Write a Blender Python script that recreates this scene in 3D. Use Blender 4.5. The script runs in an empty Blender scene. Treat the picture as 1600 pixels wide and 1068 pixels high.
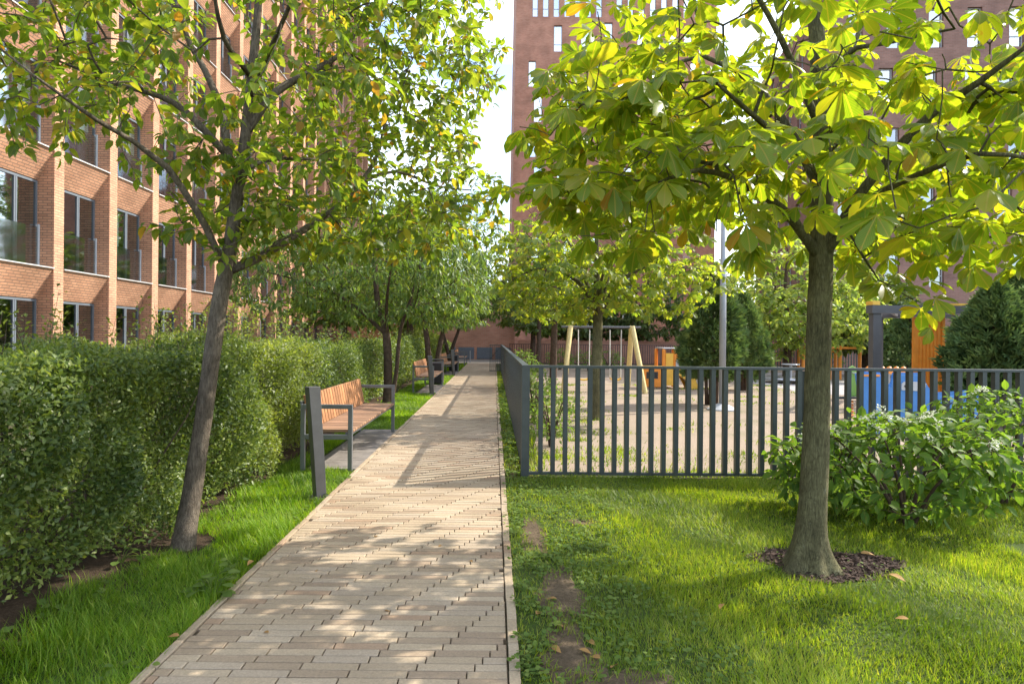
import bpy, math, random
import numpy as np
from mathutils import Vector, Matrix
random.seed(7)
rng = np.random.default_rng(11)
scn = bpy.context.scene
col = scn.collection
R = math.radians

# ------------------------------------------------------------------ camera
F, CX, CY, EYE, ROLL = 1000.0, 772.0, 528.0, 1.45, 0.009
cd = bpy.data.cameras.new("camera")
cam = bpy.data.objects.new("camera", cd); col.objects.link(cam)
cd.sensor_width = 36.0; cd.lens = 36.0 * F / 1600.0
cd.shift_x = (800 - CX) / 1600.0; cd.shift_y = (CY - 534) / 1600.0
cd.clip_start = 0.05; cd.clip_end = 3000
cam.location = (0, 0, EYE); cam.rotation_euler = (math.pi / 2, -ROLL, 0)
scn.camera = cam

# ------------------------------------------------------------------ light
SUN_EL, SUN_AZ = R(40), R(24)            # azimuth counted from +X towards +Y
w = bpy.data.worlds.new("World"); scn.world = w; w.use_nodes = True
nt = w.node_tree; nt.nodes.clear()
sky = nt.nodes.new("ShaderNodeTexSky"); sky.sky_type = 'NISHITA'; sky.sun_disc = False
sky.sun_elevation = SUN_EL; sky.sun_rotation = math.pi / 2 - SUN_AZ
sky.air_density = 1.0; sky.dust_density = 1.5; sky.ozone_density = 1.0
tc = nt.nodes.new("ShaderNodeTexCoord")
mp = nt.nodes.new("ShaderNodeMapping"); mp.inputs['Scale'].default_value = (1.3, 1.3, 3.2); mp.inputs['Location'].default_value = (1.15, .7, .4)
nz = nt.nodes.new("ShaderNodeTexNoise"); nz.inputs['Scale'].default_value = 2.2; nz.inputs['Detail'].default_value = 9; nz.inputs['Roughness'].default_value = .58
cr = nt.nodes.new("ShaderNodeValToRGB"); cr.color_ramp.elements[0].position = .43; cr.color_ramp.elements[1].position = .71
mx = nt.nodes.new("ShaderNodeMix"); mx.data_type = 'RGBA'
mx.inputs[7].default_value = (8.3, 8.6, 9.1, 1)
bg = nt.nodes.new("ShaderNodeBackground"); bg.inputs['Strength'].default_value = 0.15
wo = nt.nodes.new("ShaderNodeOutputWorld")
L = nt.links.new
L(tc.outputs['Generated'], mp.inputs['Vector']); L(mp.outputs[0], nz.inputs['Vector'])
L(nz.outputs['Fac'], cr.inputs['Fac']); L(cr.outputs['Color'], mx.inputs[0])
L(sky.outputs[0], mx.inputs[6]); L(mx.outputs[2], bg.inputs['Color']); L(bg.outputs[0], wo.inputs[0])
ld = bpy.data.lights.new("sun", 'SUN'); ld.energy = 2.9; ld.angle = R(0.5); ld.color = (1, .93, .82)
sun = bpy.data.objects.new("sun", ld); col.objects.link(sun)
S = Vector((math.cos(SUN_AZ) * math.cos(SUN_EL), math.sin(SUN_AZ) * math.cos(SUN_EL), math.sin(SUN_EL)))
sun.rotation_euler = S.to_track_quat('Z', 'Y').to_euler(); sun.location = S * 60
vs = scn.view_settings
vs.view_transform = 'Standard'; vs.look = 'None'; vs.exposure = 1.55; vs.gamma = 1; vs.use_curve_mapping = False
cy = scn.cycles
cy.max_bounces = 6; cy.diffuse_bounces = 3; cy.glossy_bounces = 3; cy.transmission_bounces = 5; cy.transparent_max_bounces = 12
cy.caustics_reflective = False; cy.caustics_refractive = False; cy.sample_clamp_indirect = 6

def at(x, y, Y):
    dx, dy = x - CX, y - CY
    c, s = math.cos(ROLL), math.sin(ROLL)
    a, b = dx * c + dy * s, -dx * s + dy * c
    return Vector((a * Y / F, Y, EYE - b * Y / F))
def gnd(x, y):
    dx, dy = x - CX, y - CY
    b = -dx * math.sin(ROLL) + dy * math.cos(ROLL)
    return at(x, y, EYE * F / b)

# ------------------------------------------------------------------ mesh helpers
base_of = {}
class MB:
    def __init__(s): s.v = []; s.f = []; s.n = 0
    def add(s, vs, fs):
        o = s.n; s.v += [tuple(p) for p in vs]; s.f += [tuple(i + o for i in q) for q in fs]; s.n += len(vs); return s
    def box(s, x0, x1, y0, y1, z0, z1):
        return s.add([(x0,y0,z0),(x1,y0,z0),(x1,y1,z0),(x0,y1,z0),(x0,y0,z1),(x1,y0,z1),(x1,y1,z1),(x0,y1,z1)],
              [(0,3,2,1),(4,5,6,7),(0,1,5,4),(1,2,6,5),(2,3,7,6),(3,0,4,7)])
    def bar(s, a, b, wx, wy, up=(0,0,1)):
        a, b = Vector(a), Vector(b); d = (b - a).normalized(); u = Vector(up)
        if abs(d.dot(u)) > .95: u = Vector((0,1,0))
        r = d.cross(u).normalized() * wx / 2; t = r.cross(d).normalized() * wy / 2
        return s.add([a-r-t,a+r-t,a+r+t,a-r+t,b-r-t,b+r-t,b+r+t,b-r+t],
              [(0,3,2,1),(4,5,6,7),(0,1,5,4),(1,2,6,5),(2,3,7,6),(3,0,4,7)])
    def tube(s, pts, rad, n=8, cap=True, jit=0):
        pts = [Vector(p) for p in pts]
        if not hasattr(rad, '__len__'): rad = [rad] * len(pts)
        vv = []; ff = []; ref = None
        for i, p in enumerate(pts):
            d = (pts[min(i+1, len(pts)-1)] - pts[max(i-1, 0)])
            d = d.normalized() if d.length > 1e-9 else Vector((0,0,1))
            if ref is None: ref = d.orthogonal().normalized()
            ref = ref - d * ref.dot(d); ref = ref.normalized() if ref.length > 1e-6 else d.orthogonal().normalized()
            q = d.cross(ref)
            for k in range(n):
                a = 2 * math.pi * k / n; r = rad[i] * (1 + (random.uniform(-jit, jit) if jit else 0))
                vv.append(p + ref * math.cos(a) * r + q * math.sin(a) * r)
        for i in range(len(pts) - 1):
            for k in range(n):
                k2 = (k + 1) % n; ff.append((i*n+k, i*n+k2, (i+1)*n+k2, (i+1)*n+k))
        if cap: ff.append(tuple(range(n-1, -1, -1))); ff.append(tuple((len(pts)-1)*n+k for k in range(n)))
        return s.add(vv, ff)
    def prism(s, poly, axis, a, b):
        """poly = 2D points; axis 'x': (y,z), 'y': (x,z), 'z': (x,y)"""
        def P(p, t): return {'x': (t,p[0],p[1]), 'y': (p[0],t,p[1]), 'z': (p[0],p[1],t)}[axis]
        n = len(poly); area = sum(poly[i][0]*poly[(i+1)%n][1]-poly[(i+1)%n][0]*poly[i][1] for i in range(n))
        pl = list(poly) if (area > 0) != (axis == 'y') else list(poly)[::-1]
        return s.add([P(p, a) for p in pl] + [P(p, b) for p in pl],
              [tuple(range(n-1,-1,-1)), tuple(range(n, 2*n))] + [(i,(i+1)%n,n+(i+1)%n,n+i) for i in range(n)])
    def lathe(s, prof, c=(0,0,0), n=20):
        vv = []; ff = []; m = len(prof)
        for r, z in prof:
            for k in range(n):
                a = 2*math.pi*k/n; vv.append((c[0]+r*math.cos(a), c[1]+r*math.sin(a), c[2]+z))
        for i in range(m-1):
            for k in range(n): ff.append((i*n+k, i*n+(k+1)%n, (i+1)*n+(k+1)%n, (i+1)*n+k))
        ff.append(tuple(range(n-1,-1,-1))); ff.append(tuple((m-1)*n+k for k in range(n)))
        return s.add(vv, ff)
    def build(s, name, mat, parent=None, smooth=False, bevel=0, uv=False):
        o = mesh_obj(name, np.array(s.v, dtype=float).reshape(-1, 3), s.f, mat, parent, smooth, uv)
        if bevel:
            m = o.modifiers.new("bevel", 'BEVEL'); m.width = bevel; m.segments = 2; m.limit_method = 'ANGLE'
        return o

def off_of(parent):
    return base_of.get(parent.name, Vector((0,0,0))) if parent else Vector((0,0,0))
def mesh_obj(name, V, faces, mat, parent=None, smooth=False, uv=False):
    off = off_of(parent)
    me = bpy.data.meshes.new(name)
    me.from_pydata((V - np.array(off)).tolist(), [], faces); me.update()
    if smooth: me.polygons.foreach_set('use_smooth', [True] * len(me.polygons))
    if uv:
        nl = len(me.loops); li = np.zeros(nl, dtype=np.int32); me.loops.foreach_get('vertex_index', li)
        nf = len(me.polygons); nr = np.zeros(nf*3); me.polygons.foreach_get('normal', nr); nr = np.abs(nr.reshape(-1,3))
        tot = np.zeros(nf, dtype=np.int32); me.polygons.foreach_get('loop_total', tot)
        ln = np.repeat(nr, tot, axis=0); C = V[li]
        ax = np.argmax(ln * np.array([1,1,.75]), axis=1)
        U = np.where(ax == 0, C[:,1], C[:,0]); W = np.where(ax == 2, C[:,1], C[:,2])
        l = me.uv_layers.new(name="UVMap"); l.data.foreach_set('uv', np.stack([U, W], 1).ravel())
    me.materials.append(mat)
    o = bpy.data.objects.new(name, me); col.objects.link(o)
    if parent: o.parent = parent; base_of[o.name] = off
    return o
def thing(name, label, cat, loc=(0,0,0), group=None):
    o = bpy.data.objects.new(name, None); o.empty_display_size = .2; col.objects.link(o); o.location = loc
    o['label'] = label; o['category'] = cat
    if group: o['group'] = group
    base_of[o.name] = Vector(loc); return o
def tag(o, label, cat, group=None):
    o['label'] = label; o['category'] = cat
    if group: o['group'] = group
    return o
def kind(o, k): o['kind'] = k; return o
def dup(o, loc, label, group=None, rotz=0):
    c = o.copy(); col.objects.link(c); c.location = loc; c.rotation_euler = (0,0,rotz); c['label'] = label
    if group: c['group'] = group
    for ch in o.children:
        d = ch.copy(); col.objects.link(d); d.parent = c
        for g in ch.children:
            e = g.copy(); col.objects.link(e); e.parent = d
    return c
def nrm(a): return a / np.maximum(np.linalg.norm(a, axis=-1, keepdims=True), 1e-9)

def scatter(name, tpl, P, Fw, N, Sc, mat, parent=None, smooth=True):
    """many copies of a small template joined into one mesh: tpl=(verts x=side,y=forward,z=normal; faces; uv per vert)"""
    tv, tf, tu = tpl
    off = np.array(off_of(parent)); P = np.asarray(P, float) - off
    Fw = nrm(np.asarray(Fw, float)); N = np.asarray(N, float); N = nrm(N - Fw * (N * Fw).sum(1, keepdims=True)); Sd = np.cross(Fw, N)
    Sc = np.asarray(Sc, float).reshape(len(P), -1); Sc = np.repeat(Sc, 3, 1) if Sc.shape[1] == 1 else Sc
    M = len(P); n = len(tv)
    V = P[:,None,:] + (tv[None,:,0:1]*Sc[:,None,0:1])*Sd[:,None,:] + (tv[None,:,1:2]*Sc[:,None,1:2])*Fw[:,None,:] + (tv[None,:,2:3]*Sc[:,None,2:3])*N[:,None,:]
    V = V.reshape(-1, 3)
    lt = np.array([len(q) for q in tf]); flat = np.concatenate([np.array(q) for q in tf])
    LI = (flat[None,:] + (np.arange(M)*n)[:,None]).ravel().astype(np.int32)
    LT = np.tile(lt, M).astype(np.int32); LS = np.concatenate([[0], np.cumsum(LT)[:-1]]).astype(np.int32)
    me = bpy.data.meshes.new(name)
    me.vertices.add(len(V)); me.vertices.foreach_set('co', V.ravel().astype(np.float32))
    me.loops.add(len(LI)); me.loops.foreach_set('vertex_index', LI)
    me.polygons.add(len(LT)); me.polygons.foreach_set('loop_start', LS)
    me.polygons.foreach_set('use_smooth', np.full(len(LT), smooth))
    l = me.uv_layers.new(name="UVMap"); l.data.foreach_set('uv', np.tile(tu[flat], (M,1)).ravel().astype(np.float32))
    me.update(calc_edges=True); me.validate()
    me.materials.append(mat)
    o = bpy.data.objects.new(name, me); col.objects.link(o)
    if parent: o.parent = parent; base_of[o.name] = Vector(off)
    return o

def leaf_tpl(rows, fold=.25, curl=.25, wave=0):
    """rows: list of (t, halfwidth) for the inner rows; length 1"""
    v = [(0,0,0)]; u = [(.5,0)]; f = []
    wm = max(w_ for _, w_ in rows)
    for i, (t, w_) in enumerate(rows):
        z = -curl*t*t; e = fold*w_ + (wave*((-1)**i))
        v += [(-w_,t,z+e),(0,t,z),(w_,t,z+e)]; u += [(.5-.5*w_/wm,t),(.5,t),(.5+.5*w_/wm,t)]
    v.append((0,1,-curl)); u.append((.5,1)); k = len(v)-1
    f += [(0,2,1),(0,3,2)]
    for i in range(len(rows)-1):
        a = 1+3*i; b = a+3; f += [(a,a+1,b+1,b),(a+1,a+2,b+2,b+1)]
    a = 1+3*(len(rows)-1); f += [(a,a+1,k),(a+1,a+2,k)]
    return np.array(v, float), f, np.array(u, float)
T_OVATE = leaf_tpl([(.12,.14),(.35,.27),(.62,.24),(.85,.10)], .3, .28)
T_SMALL = leaf_tpl([(.45,.27)], .3, .2)
T_NARROW = leaf_tpl([(.25,.11),(.6,.12)], .25, .35)
T_ROUND = leaf_tpl([(.12,.24),(.45,.42),(.8,.30)], .15, .2)
T_CHEST = leaf_tpl([(.08,.025),(.3,.10),(.5,.175),(.68,.235),(.83,.20),(.93,.10)], .26, .24, .006)
T_BLADE = (np.array([(-.5,0,0),(.5,0,0),(-.38,.5,.06),(.38,.5,.06),(0,1,.28)]), [(0,1,3,2),(2,3,4)], np.array([(0,0),(1,0),(0,.5),(1,.5),(.5,1.)]))

# ------------------------------------------------------------------ materials
def nodes(name):
    m = bpy.data.materials.new(name); m.use_nodes = True; t = m.node_tree; t.nodes.clear()
    o = t.nodes.new("ShaderNodeOutputMaterial"); return m, t, o
def nd(t, typ, **k):
    n = t.nodes.new("ShaderNode" + typ)
    for a, b in k.items():
        if a in ('data_type','blend_type','operation','interpolation','noise_dimensions','offset','offset_frequency','squash_frequency','vector_type'): setattr(n, a, b)
        else: n.inputs[a.replace('_',' ')].default_value = b
    return n
def ramp(t, stops):
    r = t.nodes.new("ShaderNodeValToRGB"); e = r.color_ramp.elements
    while len(e) < len(stops): e.new(.5)
    for q, (p, c) in zip(e, stops): q.position = p; q.color = (*c, 1) if len(c) == 3 else c
    return r
def mixc(t, a, b, fac, blend='MIX'):
    m = t.nodes.new("ShaderNodeMix"); m.data_type = 'RGBA'; m.blend_type = blend
    for s_, v in ((6,a),(7,b),(0,fac)):
        if hasattr(v, 'is_output'): t.links.new(v, m.inputs[s_])
        elif s_ == 0: m.inputs[0].default_value = v
        else: m.inputs[s_].default_value = (*v, 1)
    return m.outputs[2]
def pmat(name, c, rough=.6, metal=0, var=.18, scale=6, bump=.0, bscale=60, spec=.5, c2=None, coord='Object', stretch=(1,1,1), detail=6, objrand=0):
    m, t, o = nodes(name); p = nd(t, 'BsdfPrincipled'); p.inputs['Roughness'].default_value = rough; p.inputs['Metallic'].default_value = metal
    p.inputs['Specular IOR Level'].default_value = spec
    tc = nd(t, 'TexCoord'); mp = nd(t, 'Mapping'); mp.inputs['Scale'].default_value = stretch; t.links.new(tc.outputs[coord], mp.inputs[0])
    n = nd(t, 'TexNoise', Scale=scale, Detail=detail, Roughness=.62); t.links.new(mp.outputs[0], n.inputs['Vector'])
    a = tuple(x*(1-var) for x in c); b = c2 or tuple(min(1, x*(1+var)) for x in c)
    r = ramp(t, [(.32,a),(.68,b)]); t.links.new(n.outputs['Fac'], r.inputs[0]); t.links.new(r.outputs[0], p.inputs['Base Color'])
    if objrand:
        oi = nd(t, 'ObjectInfo'); ro = ramp(t, [(0,(1-objrand,)*3),(1,(1+objrand,)*3)]); t.links.new(oi.outputs['Random'], ro.inputs[0]); t.links.new(mixc(t, r.outputs[0], ro.outputs[0], 1., 'MULTIPLY'), p.inputs['Base Color'])
    if bump:
        nb = nd(t, 'TexNoise', Scale=bscale, Detail=5); t.links.new(mp.outputs[0], nb.inputs['Vector'])
        bp = nd(t, 'Bump', Strength=bump, Distance=.02); t.links.new(nb.outputs['Fac'], bp.inputs['Height']); t.links.new(bp.outputs[0], p.inputs['Normal'])
    t.links.new(p.outputs[0], o.inputs[0]); return m
def leafmat(name, stops, tint=(1.9,2.0,.7), trans=.45, rough=.42, spec=.35, veins=0, clump=0):
    m, t, o = nodes(name)
    g = nd(t, 'NewGeometry'); r = ramp(t, stops); t.links.new(g.outputs['Random Per Island'], r.inputs[0]); c = r.outputs[0]
    if clump:
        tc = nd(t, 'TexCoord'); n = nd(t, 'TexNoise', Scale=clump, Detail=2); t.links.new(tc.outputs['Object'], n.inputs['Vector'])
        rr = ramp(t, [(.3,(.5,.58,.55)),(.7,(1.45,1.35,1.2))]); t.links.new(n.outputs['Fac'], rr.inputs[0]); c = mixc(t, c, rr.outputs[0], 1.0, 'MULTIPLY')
    if veins:
        uv = nd(t, 'UVMap'); sx = nd(t, 'SeparateXYZ'); t.links.new(uv.outputs[0], sx.inputs[0])
        def M(op, a, b=None):
            q = nd(t, 'Math', operation=op)
            for i, v in enumerate((a, b)):
                if v is None: continue
                if hasattr(v, 'is_output'): t.links.new(v, q.inputs[i])
                else: q.inputs[i].default_value = v
            return q.outputs[0]
        du = M('ABSOLUTE', M('SUBTRACT', sx.outputs[0], .5))
        mid = M('LESS_THAN', du, .035)
        lat = M('GREATER_THAN', M('SINE', M('SUBTRACT', M('MULTIPLY', sx.outputs[1], 75.), M('MULTIPLY', du, 55.))), .86)
        c = mixc(t, c, (.30,.26,.06), M('MULTIPLY', M('MAXIMUM', mid, M('MULTIPLY', lat, .45)), veins))
        tc2 = nd(t, 'TexCoord'); n2 = nd(t, 'TexNoise', Scale=30., Detail=4); t.links.new(tc2.outputs['Object'], n2.inputs['Vector'])
        r2 = ramp(t, [(.64,(0,0,0)),(.72,(1,1,1))]); t.links.new(n2.outputs['Fac'], r2.inputs[0])
        c = mixc(t, c, (.26,.13,.035), M('MULTIPLY', r2.outputs[0], .6))
    p = nd(t, 'BsdfPrincipled'); p.inputs['Roughness'].default_value = rough; p.inputs['Specular IOR Level'].default_value = spec
    t.links.new(c, p.inputs['Base Color'])
    tr = nd(t, 'BsdfTranslucent'); t.links.new(mixc(t, c, tint, 1.0, 'MULTIPLY'), tr.inputs['Color'])
    ms = nd(t, 'MixShader'); ms.inputs[0].default_value = trans
    t.links.new(p.outputs[0], ms.inputs[1]); t.links.new(tr.outputs[0], ms.inputs[2]); t.links.new(ms.outputs[0], o.inputs[0]); return m
def brickmat(name, c1, c2, mortar, bw=.245, rh=.075, ms=.007, dark=(.12,.07,.06), darkamt=.12, wash=.25):
    m, t, o = nodes(name); p = nd(t, 'BsdfPrincipled'); p.inputs['Roughness'].default_value = .85; p.inputs['Specular IOR Level'].default_value = .2
    uv = nd(t, 'UVMap'); b = nd(t, 'TexBrick'); b.inputs['Scale'].default_value = 1; b.inputs['Brick Width'].default_value = bw; b.inputs['Row Height'].default_value = rh
    b.inputs['Mortar Size'].default_value = ms; b.inputs['Mortar Smooth'].default_value = .1; b.inputs['Bias'].default_value = -.1
    b.inputs['Color1'].default_value = (*c1,1); b.inputs['Color2'].default_value = (*c2,1); b.inputs['Mortar'].default_value = (*mortar,1)
    t.links.new(uv.outputs[0], b.inputs['Vector'])
    wn = nd(t, 'TexBrick'); wn.inputs['Scale'].default_value = 1
    for k, v in (('Brick Width',bw),('Row Height',rh),('Mortar Size',0),('Bias',-.72)): wn.inputs[k].default_value = v
    wn.inputs['Color1'].default_value = (0,0,0,1); wn.inputs['Color2'].default_value = (1,1,1,1)
    mo = nd(t, 'Mapping'); mo.inputs['Location'].default_value = (bw*7, rh*12, 0); t.links.new(uv.outputs[0], mo.inputs[0]); t.links.new(mo.outputs[0], wn.inputs['Vector'])
    pw = nd(t, 'Math', operation='MULTIPLY'); t.links.new(wn.outputs['Color'], pw.inputs[0]); pw.inputs[1].default_value = darkamt * 4
    c = mixc(t, b.outputs['Color'], dark, pw.outputs[0])
    n = nd(t, 'TexNoise', Scale=.9, Detail=5); t.links.new(uv.outputs[0], n.inputs['Vector'])
    r = ramp(t, [(.3,(1-wash,)*3),(.7,(1+wash*.6,)*3)]); t.links.new(n.outputs['Fac'], r.inputs[0]); c = mixc(t, c, r.outputs[0], 1., 'MULTIPLY')
    t.links.new(c, p.inputs['Base Color'])
    bp = nd(t, 'Bump', Strength=.6, Distance=.012); bp.invert = True; t.links.new(b.outputs['Fac'], bp.inputs['Height']); t.links.new(bp.outputs[0], p.inputs['Normal'])
    t.links.new(p.outputs[0], o.inputs[0]); return m
def glassmat(name, tint, refl, rough=.02):
    m, t, o = nodes(name); a = nd(t, 'BsdfTransparent'); a.inputs['Color'].default_value = (*tint,1)
    g = nd(t, 'BsdfGlossy'); g.inputs['Roughness'].default_value = rough; g.inputs['Color'].default_value = (.9,.95,1,1)
    lw = nd(t, 'LayerWeight', Blend=.35); mm = nd(t, 'Math', operation='MULTIPLY_ADD'); t.links.new(lw.outputs['Facing'], mm.inputs[0]); mm.inputs[1].default_value = .5; mm.inputs[2].default_value = refl
    tcn = nd(t, 'TexCoord'); nn = nd(t, 'TexNoise', Scale=.8, Detail=1); t.links.new(tcn.outputs['Object'], nn.inputs['Vector'])
    bp = nd(t, 'Bump', Strength=.05, Distance=.1); t.links.new(nn.outputs['Fac'], bp.inputs['Height']); t.links.new(bp.outputs[0], g.inputs['Normal'])
    s = nd(t, 'MixShader'); t.links.new(mm.outputs[0], s.inputs[0]); t.links.new(a.outputs[0], s.inputs[1]); t.links.new(g.outputs[0], s.inputs[2]); t.links.new(s.outputs[0], o.inputs[0]); return m
def pavermat(name):
    m, t, o = nodes(name); g = nd(t, 'NewGeometry')
    r = ramp(t, [(0,(0.358,0.280,0.190)),(.2,(0.390,0.307,0.210)),(.4,(0.318,0.242,0.164)),(.55,(0.409,0.328,0.233)),(.72,(0.372,0.298,0.215)),(.86,(0.298,0.224,0.153)),(.95,(0.333,0.233,0.153))])
    r.color_ramp.interpolation = 'CONSTANT'
    t.links.new(g.outputs['Random Per Island'], r.inputs[0])
    tc = nd(t, 'TexCoord'); n = nd(t, 'TexNoise', Scale=90., Detail=5, Roughness=.7); t.links.new(tc.outputs['Object'], n.inputs['Vector'])
    n2 = nd(t, 'TexNoise', Scale=1.3, Detail=6); t.links.new(tc.outputs['Object'], n2.inputs['Vector'])
    ra = ramp(t, [(.3,(.78,.78,.78)),(.7,(1.16,1.16,1.16))]); t.links.new(n.outputs['Fac'], ra.inputs[0])
    rb = ramp(t, [(.3,(.86,.84,.82)),(.7,(1.1,1.09,1.08))]); t.links.new(n2.outputs['Fac'], rb.inputs[0])
    c = mixc(t, mixc(t, r.outputs[0], ra.outputs[0], 1., 'MULTIPLY'), rb.outputs[0], 1., 'MULTIPLY')
    p = nd(t, 'BsdfPrincipled'); p.inputs['Roughness'].default_value = .85; p.inputs['Specular IOR Level'].default_value = .25; t.links.new(c, p.inputs['Base Color'])
    bp = nd(t, 'Bump', Strength=.35, Distance=.004); t.links.new(n.outputs['Fac'], bp.inputs['Height']); t.links.new(bp.outputs[0], p.inputs['Normal'])
    t.links.new(p.outputs[0], o.inputs[0]); return m
def groundmat(name, ca, cb, cc, s1=1.2, s2=40, thr=(.42,.58), bump=.5):
    """two colours in large patches, third as fine grit"""
    m, t, o = nodes(name); tc = nd(t, 'TexCoord')
    n1 = nd(t, 'TexNoise', Scale=s1, Detail=7, Roughness=.65); n2 = nd(t, 'TexNoise', Scale=s2, Detail=5, Roughness=.7)
    for n in (n1, n2): t.links.new(tc.outputs['Object'], n.inputs['Vector'])
    r1 = ramp(t, [(thr[0],ca),(thr[1],cb)]); t.links.new(n1.outputs['Fac'], r1.inputs[0])
    r2 = ramp(t, [(.45,(0,0,0)),(.7,(1,1,1))]); t.links.new(n2.outputs['Fac'], r2.inputs[0])
    c = mixc(t, r1.outputs[0], cc, r2.outputs[0])
    p = nd(t, 'BsdfPrincipled'); p.inputs['Roughness'].default_value = .95; p.inputs['Specular IOR Level'].default_value = .1; t.links.new(c, p.inputs['Base Color'])
    bp = nd(t, 'Bump', Strength=bump, Distance=.02); t.links.new(n2.outputs['Fac'], bp.inputs['Height']); t.links.new(bp.outputs[0], p.inputs['Normal'])
    t.links.new(p.outputs[0], o.inputs[0]); return m

def barkmat(name, dark, mid, lichen, amt):
    m, t, o = nodes(name); tc = nd(t, 'TexCoord'); mp = nd(t, 'Mapping'); mp.inputs['Scale'].default_value = (1,1,.16); t.links.new(tc.outputs['Object'], mp.inputs[0])
    n0 = nd(t, 'TexNoise', Scale=14., Detail=4); t.links.new(mp.outputs[0], n0.inputs['Vector'])
    wv = mixc(t, (0,0,0), n0.outputs['Color'], .06); va = t.nodes.new('ShaderNodeVectorMath'); t.links.new(mp.outputs[0], va.inputs[0]); t.links.new(wv, va.inputs[1])
    v = t.nodes.new('ShaderNodeTexVoronoi'); v.feature = 'DISTANCE_TO_EDGE'; v.inputs['Scale'].default_value = 85; t.links.new(va.outputs[0], v.inputs['Vector'])
    n1 = nd(t, 'TexNoise', Scale=5., Detail=8, Roughness=.7); t.links.new(tc.outputs['Object'], n1.inputs['Vector'])
    n2 = nd(t, 'TexNoise', Scale=75., Detail=6, Roughness=.75); t.links.new(mp.outputs[0], n2.inputs['Vector'])
    r = ramp(t, [(.30,dark),(.62,mid)]); t.links.new(n1.outputs['Fac'], r.inputs[0])
    rv = ramp(t, [(0,(.35,.33,.3)),(.09,(1,1,1))]); t.links.new(v.outputs['Distance'], rv.inputs[0]); c = mixc(t, r.outputs[0], rv.outputs[0], .45, 'MULTIPLY')
    r2 = ramp(t, [(.32,(.6,.6,.6)),(.68,(1.4,1.4,1.4))]); t.links.new(n2.outputs['Fac'], r2.inputs[0]); c = mixc(t, c, r2.outputs[0], 1., 'MULTIPLY')
    n3 = nd(t, 'TexNoise', Scale=11., Detail=9, Roughness=.75); t.links.new(tc.outputs['Object'], n3.inputs['Vector']); r3 = ramp(t, [(.60,(0,0,0)),(.68,(amt*1.6,)*3)]); t.links.new(n3.outputs['Fac'], r3.inputs[0])
    c = mixc(t, c, lichen, r3.outputs[0])
    p = nd(t, 'BsdfPrincipled'); p.inputs['Roughness'].default_value = .92; p.inputs['Specular IOR Level'].default_value = .12; t.links.new(c, p.inputs['Base Color'])
    ad = nd(t, 'Math', operation='MULTIPLY_ADD'); t.links.new(rv.outputs[0], ad.inputs[0]); ad.inputs[1].default_value = .5; t.links.new(n2.outputs['Fac'], ad.inputs[2])
    bp = nd(t, 'Bump', Strength=.9, Distance=.012); t.links.new(ad.outputs[0], bp.inputs['Height']); t.links.new(bp.outputs[0], p.inputs['Normal'])
    t.links.new(p.outputs[0], o.inputs[0]); return m
M = {}
M['brick'] = brickmat('brick_orange', (.62,.335,.20), (.52,.265,.155), (.27,.18,.125), ms=.011, dark=(.15,.085,.07), darkamt=.16)
M['brick_red'] = brickmat('brick_red', (.45,.225,.155), (.39,.18,.12), (.40,.28,.21), bw=.26, rh=.08, darkamt=.10)
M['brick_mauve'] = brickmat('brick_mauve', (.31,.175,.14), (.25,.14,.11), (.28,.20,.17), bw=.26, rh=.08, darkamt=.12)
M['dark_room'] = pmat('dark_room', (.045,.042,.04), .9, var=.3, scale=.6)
M['frame'] = pmat('window_frame_grey', (.12,.14,.16), .45, var=.08)
M['frame_light'] = pmat('window_frame_light', (.42,.45,.47), .5, var=.06)
M['sill'] = pmat('sill_metal', (.50,.49,.47), .45, metal=.2, var=.08)
M['pane'] = glassmat('window_glass', (.74,.82,.80), .12)
M['pane_sky'] = glassmat('tower_glass', (.30,.36,.38), .75, .15)
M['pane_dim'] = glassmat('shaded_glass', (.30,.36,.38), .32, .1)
M['balu'] = glassmat('balustrade_glass', (.62,.69,.69), .12, .06)
M['curtain'] = pmat('curtain_cloth', (.80,.82,.77), .9, var=.08, scale=3)
M['curtain2'] = pmat('curtain_cream', (.82,.80,.70), .9, var=.06, scale=3)
M['slate'] = pmat('anthracite_metal', (.068,.078,.082), .38, metal=.3, var=.14, scale=8, bump=.05, bscale=120)
M['bench_metal'] = pmat('bench_steel', (.17,.18,.19), .42, metal=.5, var=.12, scale=10)
M['bollard'] = pmat('bollard_metal', (.095,.092,.092), .4, metal=.3, var=.15, scale=7)
M['wood'] = pmat('bench_wood', (.34,.155,.062), .6, var=.35, scale=5, stretch=(9,9,1.2), bump=.15, bscale=30, objrand=.28)
M['wood_seat'] = pmat('bench_seat_wood', (.24,.135,.075), .6, var=.35, scale=5, stretch=(1.2,9,9), bump=.15, bscale=30, objrand=.28)
M['bark'] = barkmat('bark_grey', (.078,.062,.046), (.18,.147,.11), (.24,.22,.18), .4)
M['bark_green'] = barkmat('bark_mossy', (.07,.062,.034), (.165,.150,.078), (.25,.25,.18), .45)
M['bark_dark'] = pmat('bark_brown', (.085,.058,.042), .9, var=.35, scale=12, bump=.5, bscale=40, spec=.1)
M['paver'] = pavermat('clay_paver')
M['kerb'] = pmat('kerb_stone', (.42,.35,.26), .9, var=.25, scale=14, bump=.3, bscale=110)
M['pad'] = pmat('pad_concrete', (.19,.168,.148), .9, var=.3, scale=4, bump=.3, bscale=80)
M['ground'] = groundmat('ground_soil_grass', (.055,.075,.022), (.08,.062,.038), (.045,.055,.02), 1.1, 55)
M['lawnsoil'] = groundmat('lawn_thatch', (.05,.085,.018), (.065,.095,.022), (.045,.05,.02), 1.6, 70)
M['sand'] = groundmat('playground_sand', (.285,.222,.165), (.17,.155,.085), (.33,.262,.20), .55, 30, (.50,.66), .5)
M['rubber'] = groundmat('rubber_paving', (.36,.33,.31), (.40,.37,.35), (.33,.31,.30), .6, 120)
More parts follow.
